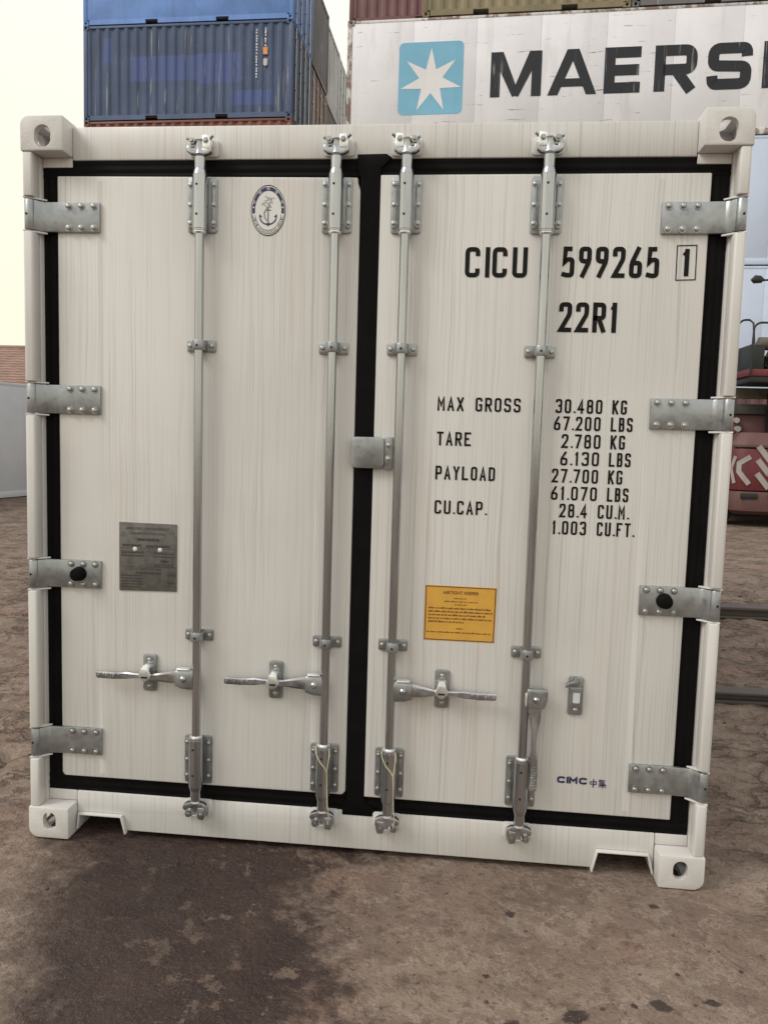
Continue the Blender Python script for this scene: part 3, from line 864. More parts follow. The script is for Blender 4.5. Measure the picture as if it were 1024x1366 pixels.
# maker's logo
lg = door_r
def cimc(mb):
    P2 = lambda x, z, l: (x, DF - .0016 - l, z)
    text_line(mb, 'CIMC', .715, .818, .3225, .0240, .0068, P2, .20)
print_part('logo_lettering', cimc, M['navy'], lg)
def hanzi(mb):
    P2 = lambda x, z, l: (x, DF - .0016 - l, z)
    def st(pts, t=.0030): stroke(mb, [Vector((.828 + a * .058, .3150 + b * .030)) for a, b in pts], t, False, P2, len(mb.f) * 2e-6)
    st([(.02, .62), (.40, .70), (.38, .36), (.05, .34)]); st([(.03, .64), (.06, .32)]); st([(.23, 1.0), (.21, -.05)], .0036)      # zhong
    st([(.62, 1.0), (.54, .72)]); st([(.60, .86), (.60, .40)]); st([(.60, .86), (.92, .88)], .0024); st([(.60, .70), (.90, .72)], .0022)
    st([(.60, .56), (.90, .57)], .0022); st([(.58, .42), (.94, .43)], .0024); st([(.76, .95), (.77, -.08)], .0034); st([(.52, .28), (1.0, .31)]); st([(.74, .28), (.54, .02)], .0024); st([(.78, .28), (1.0, .03)], .0026)
print_part('logo_characters', hanzi, M['navy'], lg)

# steel data plate
dp = MB().prism_y([(-.893, .938), (-.677, .942), (-.677, 1.188), (-.893, 1.190)], DF - .0035, DF - .0004).build('data_plate', M['plate'], CT, .0006)
for x in (-.833, -.739):
    MB().lathe((x, DF - .0035, 1.0925), (x, DF - .0075, 1.0925), [(0, .0085), (.5, .008), (1, .005)], 14).build('rivet', M['white_print'], dp, 0, 40)
DPL = lambda cx, cz: (lambda x, z, l: (cx + x, DF - .0042, cz + z))
def plate_text(mb):
    font_text(mb, 'APPROVED FOR TRANSPORT', .0125, DPL(-.785, 1.168))
    font_text(mb, 'UNDER CUSTOMS SEAL', .0125, DPL(-.785, 1.150))
    font_text(mb, 'CIMC', .013, DPL(-.722, 1.051), bold=.0004)
    font_text(mb, 'CSC SAFETY APPROVAL', .010, DPL(-.785, 1.020))
    def dashes(x0, x1, z, h):                       # print too small to read
        x = x0
        while x < x1 - .002:
            w = random.uniform(.003, .012); e = min(x + w, x1)
            mb.add([(x, DF - .0042, z), (e, DF - .0042, z), (e, DF - .0042, z + h), (x, DF - .0042, z + h)], [(0, 1, 2, 3)]); x = e + random.uniform(.0012, .003)
    dashes(-.825, -.742, 1.124, .009); dashes(-.880, -.81, 1.103, .007); dashes(-.792, -.70, 1.101, .008)
    for z in (1.0775, 1.0665): dashes(-.885, -.80, z, .0045)
    for z in (1.077, 1.066, 1.037, 1.030): dashes(-.758, -.685, z, .0040)
    dashes(-.83, -.735, 1.002, .008)
    for i in range(5): dashes(-.885, -.808 + .006 * (i % 2), .993 - i * .0105, .0045)
    for z in (.998, .970): dashes(-.712, -.684, z, .005)
    for z in (1.084, 1.028, 1.096):
        mb.add([(-.888, DF - .0042, z), (-.682, DF - .0042, z), (-.682, DF - .0042, z + .0008), (-.888, DF - .0042, z + .0008)], [(0, 1, 2, 3)])
    mb.add([(-.762, DF - .0042, 1.028), (-.7612, DF - .0042, 1.028), (-.7612, DF - .0042, 1.084), (-.762, DF - .0042, 1.084)], [(0, 1, 2, 3)])
print_part('plate_lettering', plate_text, M['plate_ink'], dp)

# amber warning sticker
ys = MB().prism_y([(.226, .813), (.474, .813), (.476, 1.009), (.2265, 1.010)], DF - .0010, DF - .0002).build('warning_sticker', M['yellow'], CT)
YP = lambda cx, cz: (lambda x, z, l: (cx + x, DF - .0016, cz + z))
def warn_text(mb):
    stroke(mb, [Vector(p) for p in ((.2295, .8165), (.4705, .8165), (.4725, 1.0055), (.2300, 1.0065))], .0032, True, YP(0, 0))
    font_text(mb, 'AIRTIGHT KEEPER', .0155, YP(.352, .9855), bold=.0003)
    def words(x0, x1, z, h):
        x = x0
        while x < x1 - .003:
            n = random.randint(2, 8)
            for _ in range(n):
                if x > x1: break
                w = random.uniform(.0014, .0024); hh = h * random.choice((.7, .7, .75, 1.0))
                mb.add([(x, DF - .0016, z), (x + w, DF - .0016, z), (x + w, DF - .0016, z + hh), (x, DF - .0016, z + hh)], [(0, 1, 2, 3)]); x += w + .0008
            x += .003
    words(.330, .372, .9640, .0045); words(.295, .410, .9525, .0045); words(.330, .372, .9415, .0045)
    for i, e in enumerate((.458, .462, .446, .462, .366)): words(.240, e, .9270 - i * .0122, .0068)
    words(.340, .360, .8560, .0055); words(.236, .464, .8415, .0055)
print_part('sticker_lettering', warn_text, M['brown_ink'], ys)

# oval emblem: ring, anchor, scroll work
EC = (-.358, 2.291)
em = MB().prism_y([(EC[0] + .0605 * math.cos(2 * PI * i / 48), EC[1] + .0855 * math.sin(2 * PI * i / 48)) for i in range(48)], DF - .0010, DF - .0002).build('emblem', M['white_print'], CT, 0, 0)
EP = lambda x, z, l: (EC[0] + x, DF - .0016 - l, EC[1] + z)
def arcband(mb, a0, a1, k0, k1, lift=0):
    n = 40; vs = []
    for i in range(n + 1):
        a = math.radians(a0 + (a1 - a0) * i / n)
        for k in (k0, k1): vs.append(EP(.0605 * k * math.cos(a), .0855 * k * math.sin(a), lift))
    mb.add(vs, [(2 * i, 2 * i + 1, 2 * i + 3, 2 * i + 2) for i in range(n)])
def ring_navy(mb): arcband(mb, -8, 188, .77, .925)
print_part('emblem_band', ring_navy, M['navy'], em)
def ring_grey(mb):
    arcband(mb, 0, 360, .965, 1.0)
    arcband(mb, 192, 348, .77, .79); arcband(mb, 192, 348, .905, .925)
    for a in (205, 222, 318, 335): arcband(mb, a, a + 2, .79, .905)
    for i in range(27):
        a = math.radians(200 + i * 140 / 26)
        if i in (5, 20): continue
        x, z = .0605 * .85 * math.cos(a), .0855 * .85 * math.sin(a)
        stroke(mb, [Vector((x * .965, z * .965)), Vector((x * 1.035, z * 1.035))], .0019, False, EP)
print_part('emblem_border', ring_grey, M['ink'], em)
def ring_text(mb):
    for i, ch in enumerate('中国船级社'):
        a = math.radians(158 - i * 34); x, z = .0605 * .848 * math.cos(a), .0855 * .848 * math.sin(a)
        t = math.atan2(z / .0855 ** 2, x / .0605 ** 2) - PI / 2; c, s = math.cos(t), math.sin(t)
        font_text(mb, ch, .0125, lambda u, v, l: (EC[0] + x + u * c - v * s, DF - .0021, EC[1] + z + u * s + v * c))
    for a in (172, 8):
        a = math.radians(a); x, z = .0605 * .848 * math.cos(a), .0855 * .848 * math.sin(a)
        mb.add([(EC[0] + x + .003 * math.cos(q), DF - .0021, EC[1] + z + .003 * math.sin(q)) for q in [2 * PI * k / 6 for k in range(6)]], [tuple(range(6))])
print_part('emblem_lettering', ring_text, M['white_print'], em)
def anchor(mb):
    V = lambda *p: [Vector(q) for q in p]
    stroke(mb, V((0, .012), (0, -.046)), .0030, False, EP)
    stroke(mb, V((-.010, .001), (.010, .001)), .0026, False, EP, 1e-4)
    arc = [Vector((.029 * math.sin(math.radians(a)), -.020 - .027 * math.cos(math.radians(a)))) for a in range(-78, 79, 12)]
    stroke(mb, arc, .0044, False, EP, 2e-4)
    for s in (-1, 1):
        mb.add([EP(s * .030, -.012, 3e-4), EP(s * .032, -.024, 3e-4), EP(s * .020, -.022, 3e-4)], [(0, 1, 2)])
    mb.add([EP(0, -.054, 3e-4), EP(.008, -.043, 3e-4), EP(-.008, -.043, 3e-4)], [(0, 1, 2)])
print_part('emblem_anchor', anchor, M['navy'], em)
def scroll(mb):
    r2 = random.Random(5)
    for k in range(9):
        cx, cz, r = r2.uniform(-.018, .016), r2.uniform(.012, .042), r2.uniform(.006, .012)
        a0 = r2.uniform(0, 6)
        stroke(mb, [Vector((cx + r * (1 - .05 * i) * math.cos(a0 + i * .5), cz + r * (1 - .05 * i) * math.sin(a0 + i * .5))) for i in range(10)], .0020, False, EP, k * 5e-5)
    stroke(mb, [Vector((-.004, .008)), Vector((-.014, -.008)), Vector((-.012, -.024)), Vector((-.004, -.034)), Vector((.004, -.040))], .0050, False, EP, 6e-4)
print_part('emblem_scrollwork', scroll, M['grey_print'], em)

# ------------------------------------------------------------------ steel rails lying on the ground to the right
def rail(x0, x1, y, h, w, rz, label):
    t = thing('steel_rail', label, 'rail', (x0, y, 0), rz, 'steel rails on the ground')
    L = x1 - x0
    MB().box(0, L, 0, w, h * .72, h).build('top_flange', M['steel_dark'], t, .004)
    MB().box(0, L, w * .40, w * .60, .006, h * .72).build('web', M['steel_dark'], t)
    MB().box(0, L, .004, w, -.012, .008).build('bottom_flange', M['steel_dark'], t, .002)
rail(1.34, 9.5, 4.60, .095, .16, math.radians(1.5), 'farther dark steel rail lying on the ground right of the ivory container')
rail(1.30, 6.5, 2.10, .060, .12, math.radians(2), 'nearer dark steel rail lying on the ground right of the ivory container')

# ------------------------------------------------------------------ stacked containers in the background
MESH = {}
def cached(key, fn):
    if key not in MESH: MESH[key] = fn()
    return MESH[key]

def corrugation(L, pitch=.278, depth=.036):
    n = max(1, int(L / pitch)); p = L / n; pts = [(0, 0)]
    for i in range(n):
        a = i * p
        pts += [(a + p * .26, 0), (a + p * .50 - .034, 0), (a + p * .50 + .034, depth), (a + p - .068, depth), (a + p, 0)] if False else \
               [(a + .070, 0), (a + .070 + .068, depth), (a + .070 + .068 + .070, depth), (a + p, 0)]
    return pts

def stack_container(label, x, y, z, L=6.058, W=2.438, H=2.591, mat=None, frame=None, rotz=0, style='corrugated', doors=None, group=None, detail=True, panels=0, bars_mat=None, pockets=None):
    pockets = style == 'corrugated' if pockets is None else pockets
    """x,y,z = front left bottom corner; long side faces -y; doors: 'right' puts the door end at +x"""
    t = thing('stacked_container', label, 'container', (x, y, z), rotz, group)
    frame = frame or mat
    k = (round(L, 3), H, style, mat.name, frame.name, panels)
    def post(): return MB().box(0, .11, 0, .11, .119, H - .119).mesh('corner_post', frame, .012)
    def cast():
        b = MB().box(0, .178, 0, .162, 0, .118).mesh('corner_casting', frame, .008)
        c1 = MB().prism_y(oval(.089, .059, .062, .076, 16), -.05, .05).mesh('h', frame)
        cv = MB().box(.025, .153, .025, .137, .024, .094).mesh('v', frame)
        sd = [(.081 + .031 * math.cos(a), .059 + .038 * math.sin(a)) for a in [2 * PI * i / 14 for i in range(14)]]
        c2 = MB().add([(.13, a, q) for a, q in sd] + [(.24, a, q) for a, q in sd], [tuple(range(14)), tuple(reversed(range(14, 28)))] + [(i, (i + 1) % 14, (i + 1) % 14 + 14, i + 14) for i in range(14)]).mesh('s', frame)
        return boolean_cut(b, [c1, cv, c2])
    for a in (0, 1):
        for b in (0, 1):
            link('corner_post', cached(('post',) + k, post), t, (a * (L - .11), b * (W - .11), 0))
            for c in (0, 1):
                if not detail and c == 0: continue
                o = link('corner_casting', cached(('cast', frame.name), cast), t)
                # turn the block so that its pierced faces look outward
                if a == 1 and b == 0: o.location = (L - .178, 0, c * (H - .118))
                elif a == 0 and b == 1: o.location = (.178, W, c * (H - .118)); o.rotation_euler = (0, 0, PI)
                elif a == 0: o.location = (0, .178, c * (H - .118)); o.rotation_euler = (0, 0, -PI / 2)
                else: o.location = (L, W - .178, c * (H - .118)); o.rotation_euler = (0, 0, PI / 2)
    rail_h = .10 if style == 'corrugated' else .14
    for b in (0, 1):
        link('top_rail', cached(('tr',) + k, lambda: MB().box(.179, L - .179, .012, .075, H - .075, H - .012).mesh('top_rail', frame, .006)), t, (0, b * (W - .087), 0))
        def brail():
            if not pockets: return MB().box(.179, L - .179, .008, .08, .02, .155).mesh('bottom_rail', frame, .006)
            m = MB()                                  # rail with two forklift openings
            xs = [.179, L * .5 - 1.20, L * .5 - .84, L * .5 + .84, L * .5 + 1.20, L - .179]
            for i in (0, 2, 4): m.box(xs[i], xs[i + 1], .010, .07, .025, .155)
            for i in (1, 3): m.box(xs[i], xs[i + 1], .010, .07, .128, .155)
            return m.mesh('bottom_rail', frame, 0)
        link('bottom_rail', cached(('br',) + k, brail), t, (0, b * (W - .082), 0))
    z0, z1 = .1555, H - .0755
    def side():
        m = MB()
        if style == 'corrugated':
            P = corrugation(L - .22); n = len(P)
            m.add([(.11 + s, .020 + d, q) for q in (z0, z1) for s, d in P], [(i, i + 1, n + i + 1, n + i) for i in range(n - 1)])
        else:
            m.add([(.11, .020, z0), (L - .11, .020, z0), (L - .11, .020, z1), (.11, .020, z1)], [(0, 1, 2, 3)])
        return m.mesh('side_panel', mat, 0, 0)
    if panels:                                       # flat insulated wall of separate sheets
        w = (L - .22) / panels
        for i in range(panels):
            link('side_panel', cached(('pan', i) + k, lambda: MB().box(.11 + i * w + .0015, .11 + (i + 1) * w - .0015, .018, .05, z0, z1).mesh('side_panel', mat, .0025)), t)
    else:
        link('side_panel', cached(('side',) + k, side), t)
    link('side_panel', cached(('side',) + k, side), t, (L, W, 0)).rotation_euler = (0, 0, PI)
    link('roof', cached(('roof',) + k, lambda: MB().box(.05, L - .05, .0755, W - .0755, H - .045, H - .02).mesh('roof', mat, 0)), t)
    link('floor', cached(('floor',) + k, lambda: MB().box(.05, L - .05, .0805, W - .0805, .10, .15).mesh('floor', M['steel_dark'], 0)), t)
    def endwall():
        m = MB(); P = corrugation(W - .22, .25, .04); n = len(P)
        m.add([(-.02 - d, .11 + s, q) for q in (.12, H - .10) for s, d in P], [(i, i + 1, n + i + 1, n + i) for i in range(n - 1)])
        return m.mesh('end_panel', mat, 0, 0)
    for side_x in ('left', 'right'):
        xx = L if side_x == 'right' else 0
        if doors == side_x:
            for q in (0, 1):
                y0 = .12 + q * (W / 2 - .11)
                d = link('door', cached(('door', q) + k, lambda: MB().box(-.055, -.025, y0, y0 + W / 2 - .13, .13, H - .11).mesh('door', mat, .006)), t, (xx, 0, 0))
                for j in (.28, .80):
                    yy = y0 + (W / 2 - .13) * j
                    link('locking_bar', cached(('lb', bars_mat.name if bars_mat else '') + k, lambda: MB().cyl((0, 0, .06), (0, 0, H - .05), .02, n=8).mesh('locking_bar', bars_mat or M['galv_rod'])), d, (.0, yy, 0))
                    for zz in (.35, .9, 1.6, 2.25):
                        link('bar_guide', cached(('bg',), lambda: MB().box(-.03, .012, -.06, .06, -.025, .025).mesh('bar_guide', M['galv'], .004)), d, (0, yy, zz))
            link('header', cached(('hd',) + k, lambda: MB().box(-.09, -.01, .11, W - .11, H - .108, H - .012).mesh('header', frame, .004)), t, (xx, 0, 0))
            link('sill', cached(('sl',) + k, lambda: MB().box(-.09, -.01, .11, W - .11, .02, .128).mesh('sill', frame, .004)), t, (xx, 0, 0))
        else:
            o = link('end_panel', cached(('end',) + k, endwall), t, (xx, 0 if xx else W, 0))
            if not xx: o.rotation_euler = (0, 0, PI)
            for zz, nm in ((.02, 'end_sill'), (H - .10, 'end_header')):
                link(nm, cached((nm,) + k, lambda: MB().box(-.09, -.005, .11, W - .11, zz, zz + .09).mesh(nm, frame, .004)), t, (xx, 0 if xx else W, 0)).rotation_euler = (0, 0, 0 if xx else PI)
    return t

def mat_blue_repaint():
    """dark blue side with brighter repainted rectangles and pale scratches"""
    k = NT('faded_blue_repainted')
    x, y, z = k.sep()
    col = k.mix(k.ramp(k.noise(.8, 4, .6), .3, .7), (.038, .062, .130), (.060, .092, .180))
    def rect(a, b, c, d): 
        return k.math('MULTIPLY', k.math('MULTIPLY', k.ramp(x, a, a + .03), k.ramp(x, b, b + .03, 1, 0)), k.math('MULTIPLY', k.ramp(z, c, c + .03), k.ramp(z, d, d + .03, 1, 0)))
    m = k.math('MAXIMUM', rect(1.35, 4.1, 1.05, 1.72), k.math('MAXIMUM', rect(.55, .82, 1.6, 2.25), rect(4.3, 5.5, .35, .75)))
    m = k.math('MAXIMUM', m, rect(3.3, 4.6, .95, 1.75))
    col = k.mix(k.math('MULTIPLY', m, .85), col, (.062, .098, .270))
    st = k.noise(1.0, 3, .6, k.map((6, 6, .35)))
    col = k.mix(k.math('MULTIPLY', k.ramp(st, .55, .7), .5), col, (.04, .05, .075))
    pl = k.noise(1.0, 4, .7, k.map((11, 11, .55), (3, 1, 2)))
    col = k.mix(k.math('MULTIPLY', k.ramp(pl, .60, .67), .75), col, (.30, .29, .28))
    return k.out(col, .6, 0, None)

M['blue_bright'] = mat_worn('bright_blue_paint', (.15, .29, .66), .08, .25)
M['blue_dark'] = mat_blue_repaint()
M['blue_frame'] = mat_worn('blue_frame_paint', (.075, .115, .215), .2, .4)
M['rust_red'] = mat_worn('rust_red_paint', (.20, .075, .055), .4, .4)
M['maroon'] = mat_worn('maroon_paint', (.165, .075, .080), .35, .4)
M['olive'] = mat_worn('olive_tan_paint', (.235, .195, .115), .25, .45)
M['slate'] = mat_worn('slate_grey_paint', (.155, .15, .155), .35, .5, pale=(.42, .42, .42))
M['lightgrey'] = mat_worn('light_grey_paint', (.50, .50, .50), .2, .6)
M['midgrey'] = mat_worn('mid_grey_paint', (.26, .26, .265), .2, .5)
M['brown'] = mat_worn('brown_rust_paint', (.23, .125, .075), .6, .4, pale=(.40, .28, .19))
M['dirty_white'] = mat_worn('dirty_white_panel', (.77, .765, .82), .22, .05, rthr=.63, blotch=.25, scuff=.8)
M['dirty_white_frame'] = mat_worn('rusty_white_frame', (.60, .60, .60), .85, .35, rthr=.46)
M['cool_white'] = mat_worn('cool_white_panel', (.57, .65, .82), .04, .05, blotch=.3)
M['pale_box'] = mat_worn('pale_grey_green_panel', (.62, .64, .68), .05, .10, blotch=.3)

# --- blue stack on the left, six tiers; doors at its right end
BX, BY, BYAW = -10.74, 19.52, math.radians(-1.3)
tiers = [('maroon', 'maroon', 'maroon container at the foot of the stack topped by blue ones'), ('slate', 'slate', 'slate grey container second from the ground under the blue ones'),
         ('brown', 'brown', 'brown container third from the ground under the blue ones'), ('rust_red', 'rust_red', 'rust red container whose top shows just under the dark blue one'),
         ('blue_dark', 'blue_frame', 'dark blue corrugated container with repainted patches and pale scratches'), ('blue_bright', 'blue_bright', 'brighter blue container topmost on the left stack')]
gap = .012
blue = []
for i, (m, f, lab) in enumerate(tiers):
    blue.append(stack_container(lab, BX, BY, i * 2.591 + gap * 0, mat=M[m], frame=M[f], rotz=BYAW, doors='right', group='containers in the left stack', detail=i > 2, style='flat' if i == 5 else 'corrugated', panels=1 if i == 5 else 0, pockets=True))
# faded lettering column on the dark blue side
def serial_column(mb):
    r2 = random.Random(3)
    for x, z0, z1 in ((5.02, 1.05, 2.35), (5.27, 1.88, 2.38)):
        z = z1
        while z > z0:
            h = r2.uniform(.03, .055)
            mb.box(x + r2.uniform(-.006, .004), x + r2.uniform(.030, .042), .012, .018, z - h, z); z -= h + r2.uniform(.008, .05)
mb = MB(); serial_column(mb); o = mb.build('side_lettering', M['white_print'], blue[4], 0, 0); o['kind'] = 'stuff'
M['orange'] = mat_plain('orange_sticker', (.70, .30, .10), .5)
MB().prism_y(rrect(5.22, 5.35, 1.68, 1.87, .01), .012, .018).build('sticker', M['orange'], blue[4])
MB().prism_y(rrect(5.23, 5.35, 1.38, 1.58, .05), .012, .018).build('sticker', M['lightgrey'], blue[4])

# --- rows behind it
rows = [['slate', 'brown', 'maroon', 'midgrey', 'brown', 'slate'], ['rust_red', 'slate', 'slate', 'slate', 'slate', 'lightgrey'], ['maroon', 'brown', 'slate', 'midgrey', 'lightgrey', 'lightgrey'],
        ['slate', 'rust_red', 'brown', 'slate', 'midgrey', 'midgrey'], ['brown', 'slate', 'maroon', 'midgrey', 'midgrey', 'slate']]
ordn = ['second', 'third', 'fourth', 'fifth', 'sixth']
tn = ['bottom', 'second', 'third', 'fourth', 'fifth', 'topmost']
cname = {'slate': 'slate grey', 'brown': 'rusty brown', 'maroon': 'maroon', 'midgrey': 'mid grey', 'rust_red': 'rust red', 'lightgrey': 'light grey'}
for r, row in enumerate(rows):
    for i, m in enumerate(row):
        yy = BY + (r + 1) * 2.52
        stack_container(f'{cname[m]} container, {tn[i]} tier of the {ordn[r]} row behind the blue stack', BX + (yy - BY) * math.sin(-BYAW) * 0 + .04 * ((r * 3 + i) % 2), yy, i * 2.591, mat=M[m], rotz=BYAW,
                        doors='right' if (r + i) % 3 == 1 else None, group='containers in rows behind the blue stack', detail=False)

# --- white stack on the right
WX, WY, WYAW = -2.78, 16.91, math.radians(-2.62)
HC = 2.896
wd = Vector((math.cos(WYAW), math.sin(WYAW), 0))
tier1 = stack_container('dark maroon container on the ground behind the red machine', WX, WY, 0, 12.192, 2.438, HC, M['maroon'], M['steel_dark'], WYAW, group='containers in the right stack')
cw = []
for i, lab in ((1, 'bluish white container just above the dark maroon one, behind the guard rail'), (2, 'bluish white container directly under the lettered white one')):
    cw.append(stack_container(lab, WX, WY, i * HC, 12.192, 2.438, HC, M['cool_white'], M['cool_white'], WYAW, 'flat', panels=11, group='containers in the right stack'))
mk = stack_container('dirty white long container with light blue star emblem and big dark letters', WX, WY, 3 * HC, 12.192, 2.438, HC, M['dirty_white'], M['dirty_white_frame'], WYAW, 'flat', panels=8, group='containers in the right stack')
p = Vector((WX, WY, 0)) + wd * 1.80
stack_container('olive tan container resting on the lettered white one', p.x, p.y, 4 * HC, 4.79, 2.438, 2.591, M['olive'], M['olive'], WYAW, group='containers in the right stack')
p = Vector((WX, WY, 0)) + wd * 6.61
stack_container('dark grey container beside the olive one at the top right', p.x, p.y, 4 * HC, 5.58, 2.438, 2.591, M['slate'], M['slate'], WYAW, group='containers in the right stack')
for i in range(6):
    stack_container(['slate grey container at the foot of the maroon stack', 'rusty brown container second up in the maroon stack', 'mid grey container third up in the maroon stack', 'rust red container fourth up in the maroon stack',
                     'maroon container peeping over the left end of the lettered white one', 'maroon container above the other maroon one at the picture top'][i], -3.20, 19.75, (0, 2.591, 5.182, 7.773, 10.364 - .0, 12.955)[i] + .10 * 0, 6.058, 2.438, 2.591,
                    M[['slate', 'brown', 'midgrey', 'rust_red', 'maroon', 'maroon'][i]], None, WYAW, group='containers behind the right stack', detail=i > 3)

# emblem and letters on the long white side
M['sky_blue'] = mat_worn('light_blue_emblem', (.20, .47, .66), .05, .08, blotch=.4)
M['dark_letter'] = mat_worn('worn_dark_lettering', (.012, .012, .02), .0, .1, pale=(.30, .30, .30))
M['star_white'] = mat_worn('star_white', (.78, .77, .80), .05, .05, blotch=.3)
MZ = 3 * HC
SY = .018
sq = MB().prism_y(rrect(1.27, 2.81, 9.36 - MZ, 11.02 - MZ, .12, 6), SY - .006, SY - .002).build('blue_emblem', M['sky_blue'], mk, 0, 0)
pts = []
for i in range(14):
    r = .75 if i % 2 == 0 else .285
    a = PI / 2 + i * PI / 7
    pts.append((2.045 + r * math.cos(a), 10.13 - MZ + r * math.sin(a)))
mb = MB(); mb.add([(2.045, SY - .010, 10.13 - MZ)] + [(x, SY - .010, z) for x, z in pts], [(0, i + 1, (i + 1) % 14 + 1) for i in range(14)]); mb.build('star', M['star_white'], sq, 0, 0)
ZB, ZT = 9.70 - MZ, 10.72 - MZ
def letter(name, polys):
    mb = MB()
    for n, poly in enumerate(polys): mb.add([(x, SY - .006 - .0006 * n, z) for x, z in poly], [tuple(range(len(poly)))])
    mb.build(name, M['dark_letter'], mk, 0, 0)
def bl(x0, w, pts): return [(x0 + a * w, ZB + b * (ZT - ZB)) for a, b in pts]
def strokes(paths, x0, w, t, r=.0):
    mb = MB()
    for n, (path, closed) in enumerate(paths):
        P = [(x0 + t / 2 + p[0] * (w - t), ZB + t / 2 + p[1] * (ZT - ZB - t)) + ((p[2],) if len(p) > 2 else ()) for p in path]
        stroke(mb, round_path(P, closed, 5), t, closed, lambda x, z, l: (x, SY - .006 - l, z), n * .0008)
    mb.build('letter', M['dark_letter'], mk, 0, 0)
T = .24
letter('letter', [bl(3.46, 1.18, [(0, 0), (.19, 0), (.19, 1), (0, 1)]), bl(3.46, 1.18, [(.81, 0), (1, 0), (1, 1), (.81, 1)]), bl(3.46, 1.18, [(0, 1), (.44, 0), (.58, .04), (.24, 1)]), bl(3.46, 1.18, [(1, 1), (.56, 0), (.42, .04), (.76, 1)])])
letter('letter', [bl(4.79, 1.12, [(0, 0), (.21, 0), (.60, 1), (.38, 1)]), bl(4.79, 1.12, [(1, 0), (.79, 0), (.40, 1), (.62, 1)]), bl(4.79, 1.12, [(.20, .18), (.80, .18), (.74, .36), (.26, .36)])])
strokes([([(1, 1), (0, 1), (0, 0), (1, 0)], False), ([(0, .5), (.95, .5)], False)], 6.07, .93, T)
strokes([([(-.001, -.15), (0, 1), (1, 1, .16), (1, .46, .16), (.1, .46)], False), ([(.50, .46), (1.02, -.15)], False)], 7.19, .93, T)
strokes([([(1.02, .76), (1, 1, .16), (0, 1, .16), (0, .52, .12), (1, .48, .12), (1, 0, .16), (0, 0, .16), (-.02, .24)], False)], 8.35, .95, T)
strokes([([(0, -.15), (0, 1.15)], False), ([(.95, 1.1), (.10, .42)], False), ([(.35, .60), (1, -.12)], False)], 9.54, 1.0, T)

# --- pale container at the left edge
a = math.radians(90 - 10)
lb = stack_container('pale grey container standing on the ground at the left edge', -10.55, 9.40, 0, 6.058, 2.438, 2.591, M['pale_box'], M['pale_box'], a, 'flat', panels=1)

# --- far house with a tiled roof
hs = thing('tiled_house', 'low far house with reddish brown tiled roof at the left edge', 'house', (-40, 46, 0))
M['tile'] = mat_worn('clay_tiles', (.255, .155, .120), .15, .2)
M['plaster'] = mat_plain('old_plaster', (.42, .39, .35), .8)
MB().box(0, 26, 0, 9, 0, 4.4).build('wall', M['plaster'], hs)
ncourse = 16
for side in (0, 1):
    for i in range(ncourse):
        t0, t1 = i / ncourse, (i + 1) / ncourse
        y0, y1 = -.6 + 5.1 * t0, -.6 + 5.1 * t1 + .10
        z0, z1 = 4.2 + 3.15 * t0, 4.2 + 3.15 * t1 + .02
        f = (lambda y: y) if side == 0 else (lambda y: 9 - y)
        m = MB(); xs = np.linspace(-.6, 26.6, 110); n = len(xs)
        wv = [.05 * abs(math.sin(x * 9)) for x in xs]
        m.add([(x, f(y0), z0 + .09 + w) for x, w in zip(xs, wv)] + [(x, f(y1), z1 + .06 + w) for x, w in zip(xs, wv)] + [(x, f(y0), z0 - .03) for x in xs],
              [(j, j + 1, n + j + 1, n + j) for j in range(n - 1)] + [(2 * n + j, 2 * n + j + 1, j + 1, j) for j in range(n - 1)])
        m.build('tile_course', M['tile'], hs, 0, 0)
MB().cyl((-.7, 4.5, 7.40), (26.7, 4.5, 7.40), .16, n=10).build('ridge', M['tile'], hs)

# ------------------------------------------------------------------ red container handler at the right edge, seen from behind
rm = thing('container_handler', 'red lifting machine with white chevrons on its rear counterweight at the right edge', 'machine', (5.72, 13.5, 0))
M['mred'] = mat_worn('machine_red', (.135, .022, .028), .15, .3)
M['mpink'] = mat_worn('dusty_red', (.145, .070, .066), .1, .3)
M['mwhite'] = mat_worn('chevron_white', (.36, .33, .31), .1, .2)
M['mblack'] = mat_plain('machine_black', (.014, .014, .015), .5)
M['mgrey'] = mat_plain('machine_grey', (.085, .082, .075), .6, .2)
M['tyre'] = mat_plain('tyre_rubber', (.014, .013, .012), .85)
M['lamp'] = mat_plain('lamp_lens', (.42, .40, .37), .25)
WM = 2.7
def plan(inset=0, r=.30, n=8):
    pts = [(WM - inset, .32)]
    pts.append((0 + inset, .32))
    for i in range(n + 1):
        w = PI + PI / 2 * i / n; pts.append((inset + r + r * math.cos(w), inset + r + r * math.sin(w)))
    for i in range(n + 1):
        w = 1.5 * PI + PI / 2 * i / n; pts.append((WM - inset - r + r * math.cos(w), inset + r + r * math.sin(w)))
    return pts
def ploft(levels, name, mat, bevel=.02):
    return MB().loft([[(x, y, z) for x, y in plan(i)] for z, i in levels]).build(name, mat, rm, bevel, 40)
ploft([(.74, .02), (1.2, .0), (1.575, .02)], 'counterweight', M['mred'])
ploft([(1.605, .01), (1.66, .01), (1.90, .16)], 'counterweight_lid', M['mpink'])
ploft([(.26, .16), (.33, .06), (.53, .02), (.72, .03)], 'bumper', M['mpink'])
MB().box(.1, WM - .1, .10, .32, 1.5755, 1.6045).build('seam', M['mblack'], rm)
def surf(s, z, off=.006):
    """arc length along the rear outline, starting on the left flank"""
    r = .30
    if s < 0: return (-off, r - s, z)
    L = r * PI / 2
    if s < L:
        w = PI + s / r; return (r + (r + off) * math.cos(w), r + (r + off) * math.sin(w), z)
    return (r + s - L, -off, z)
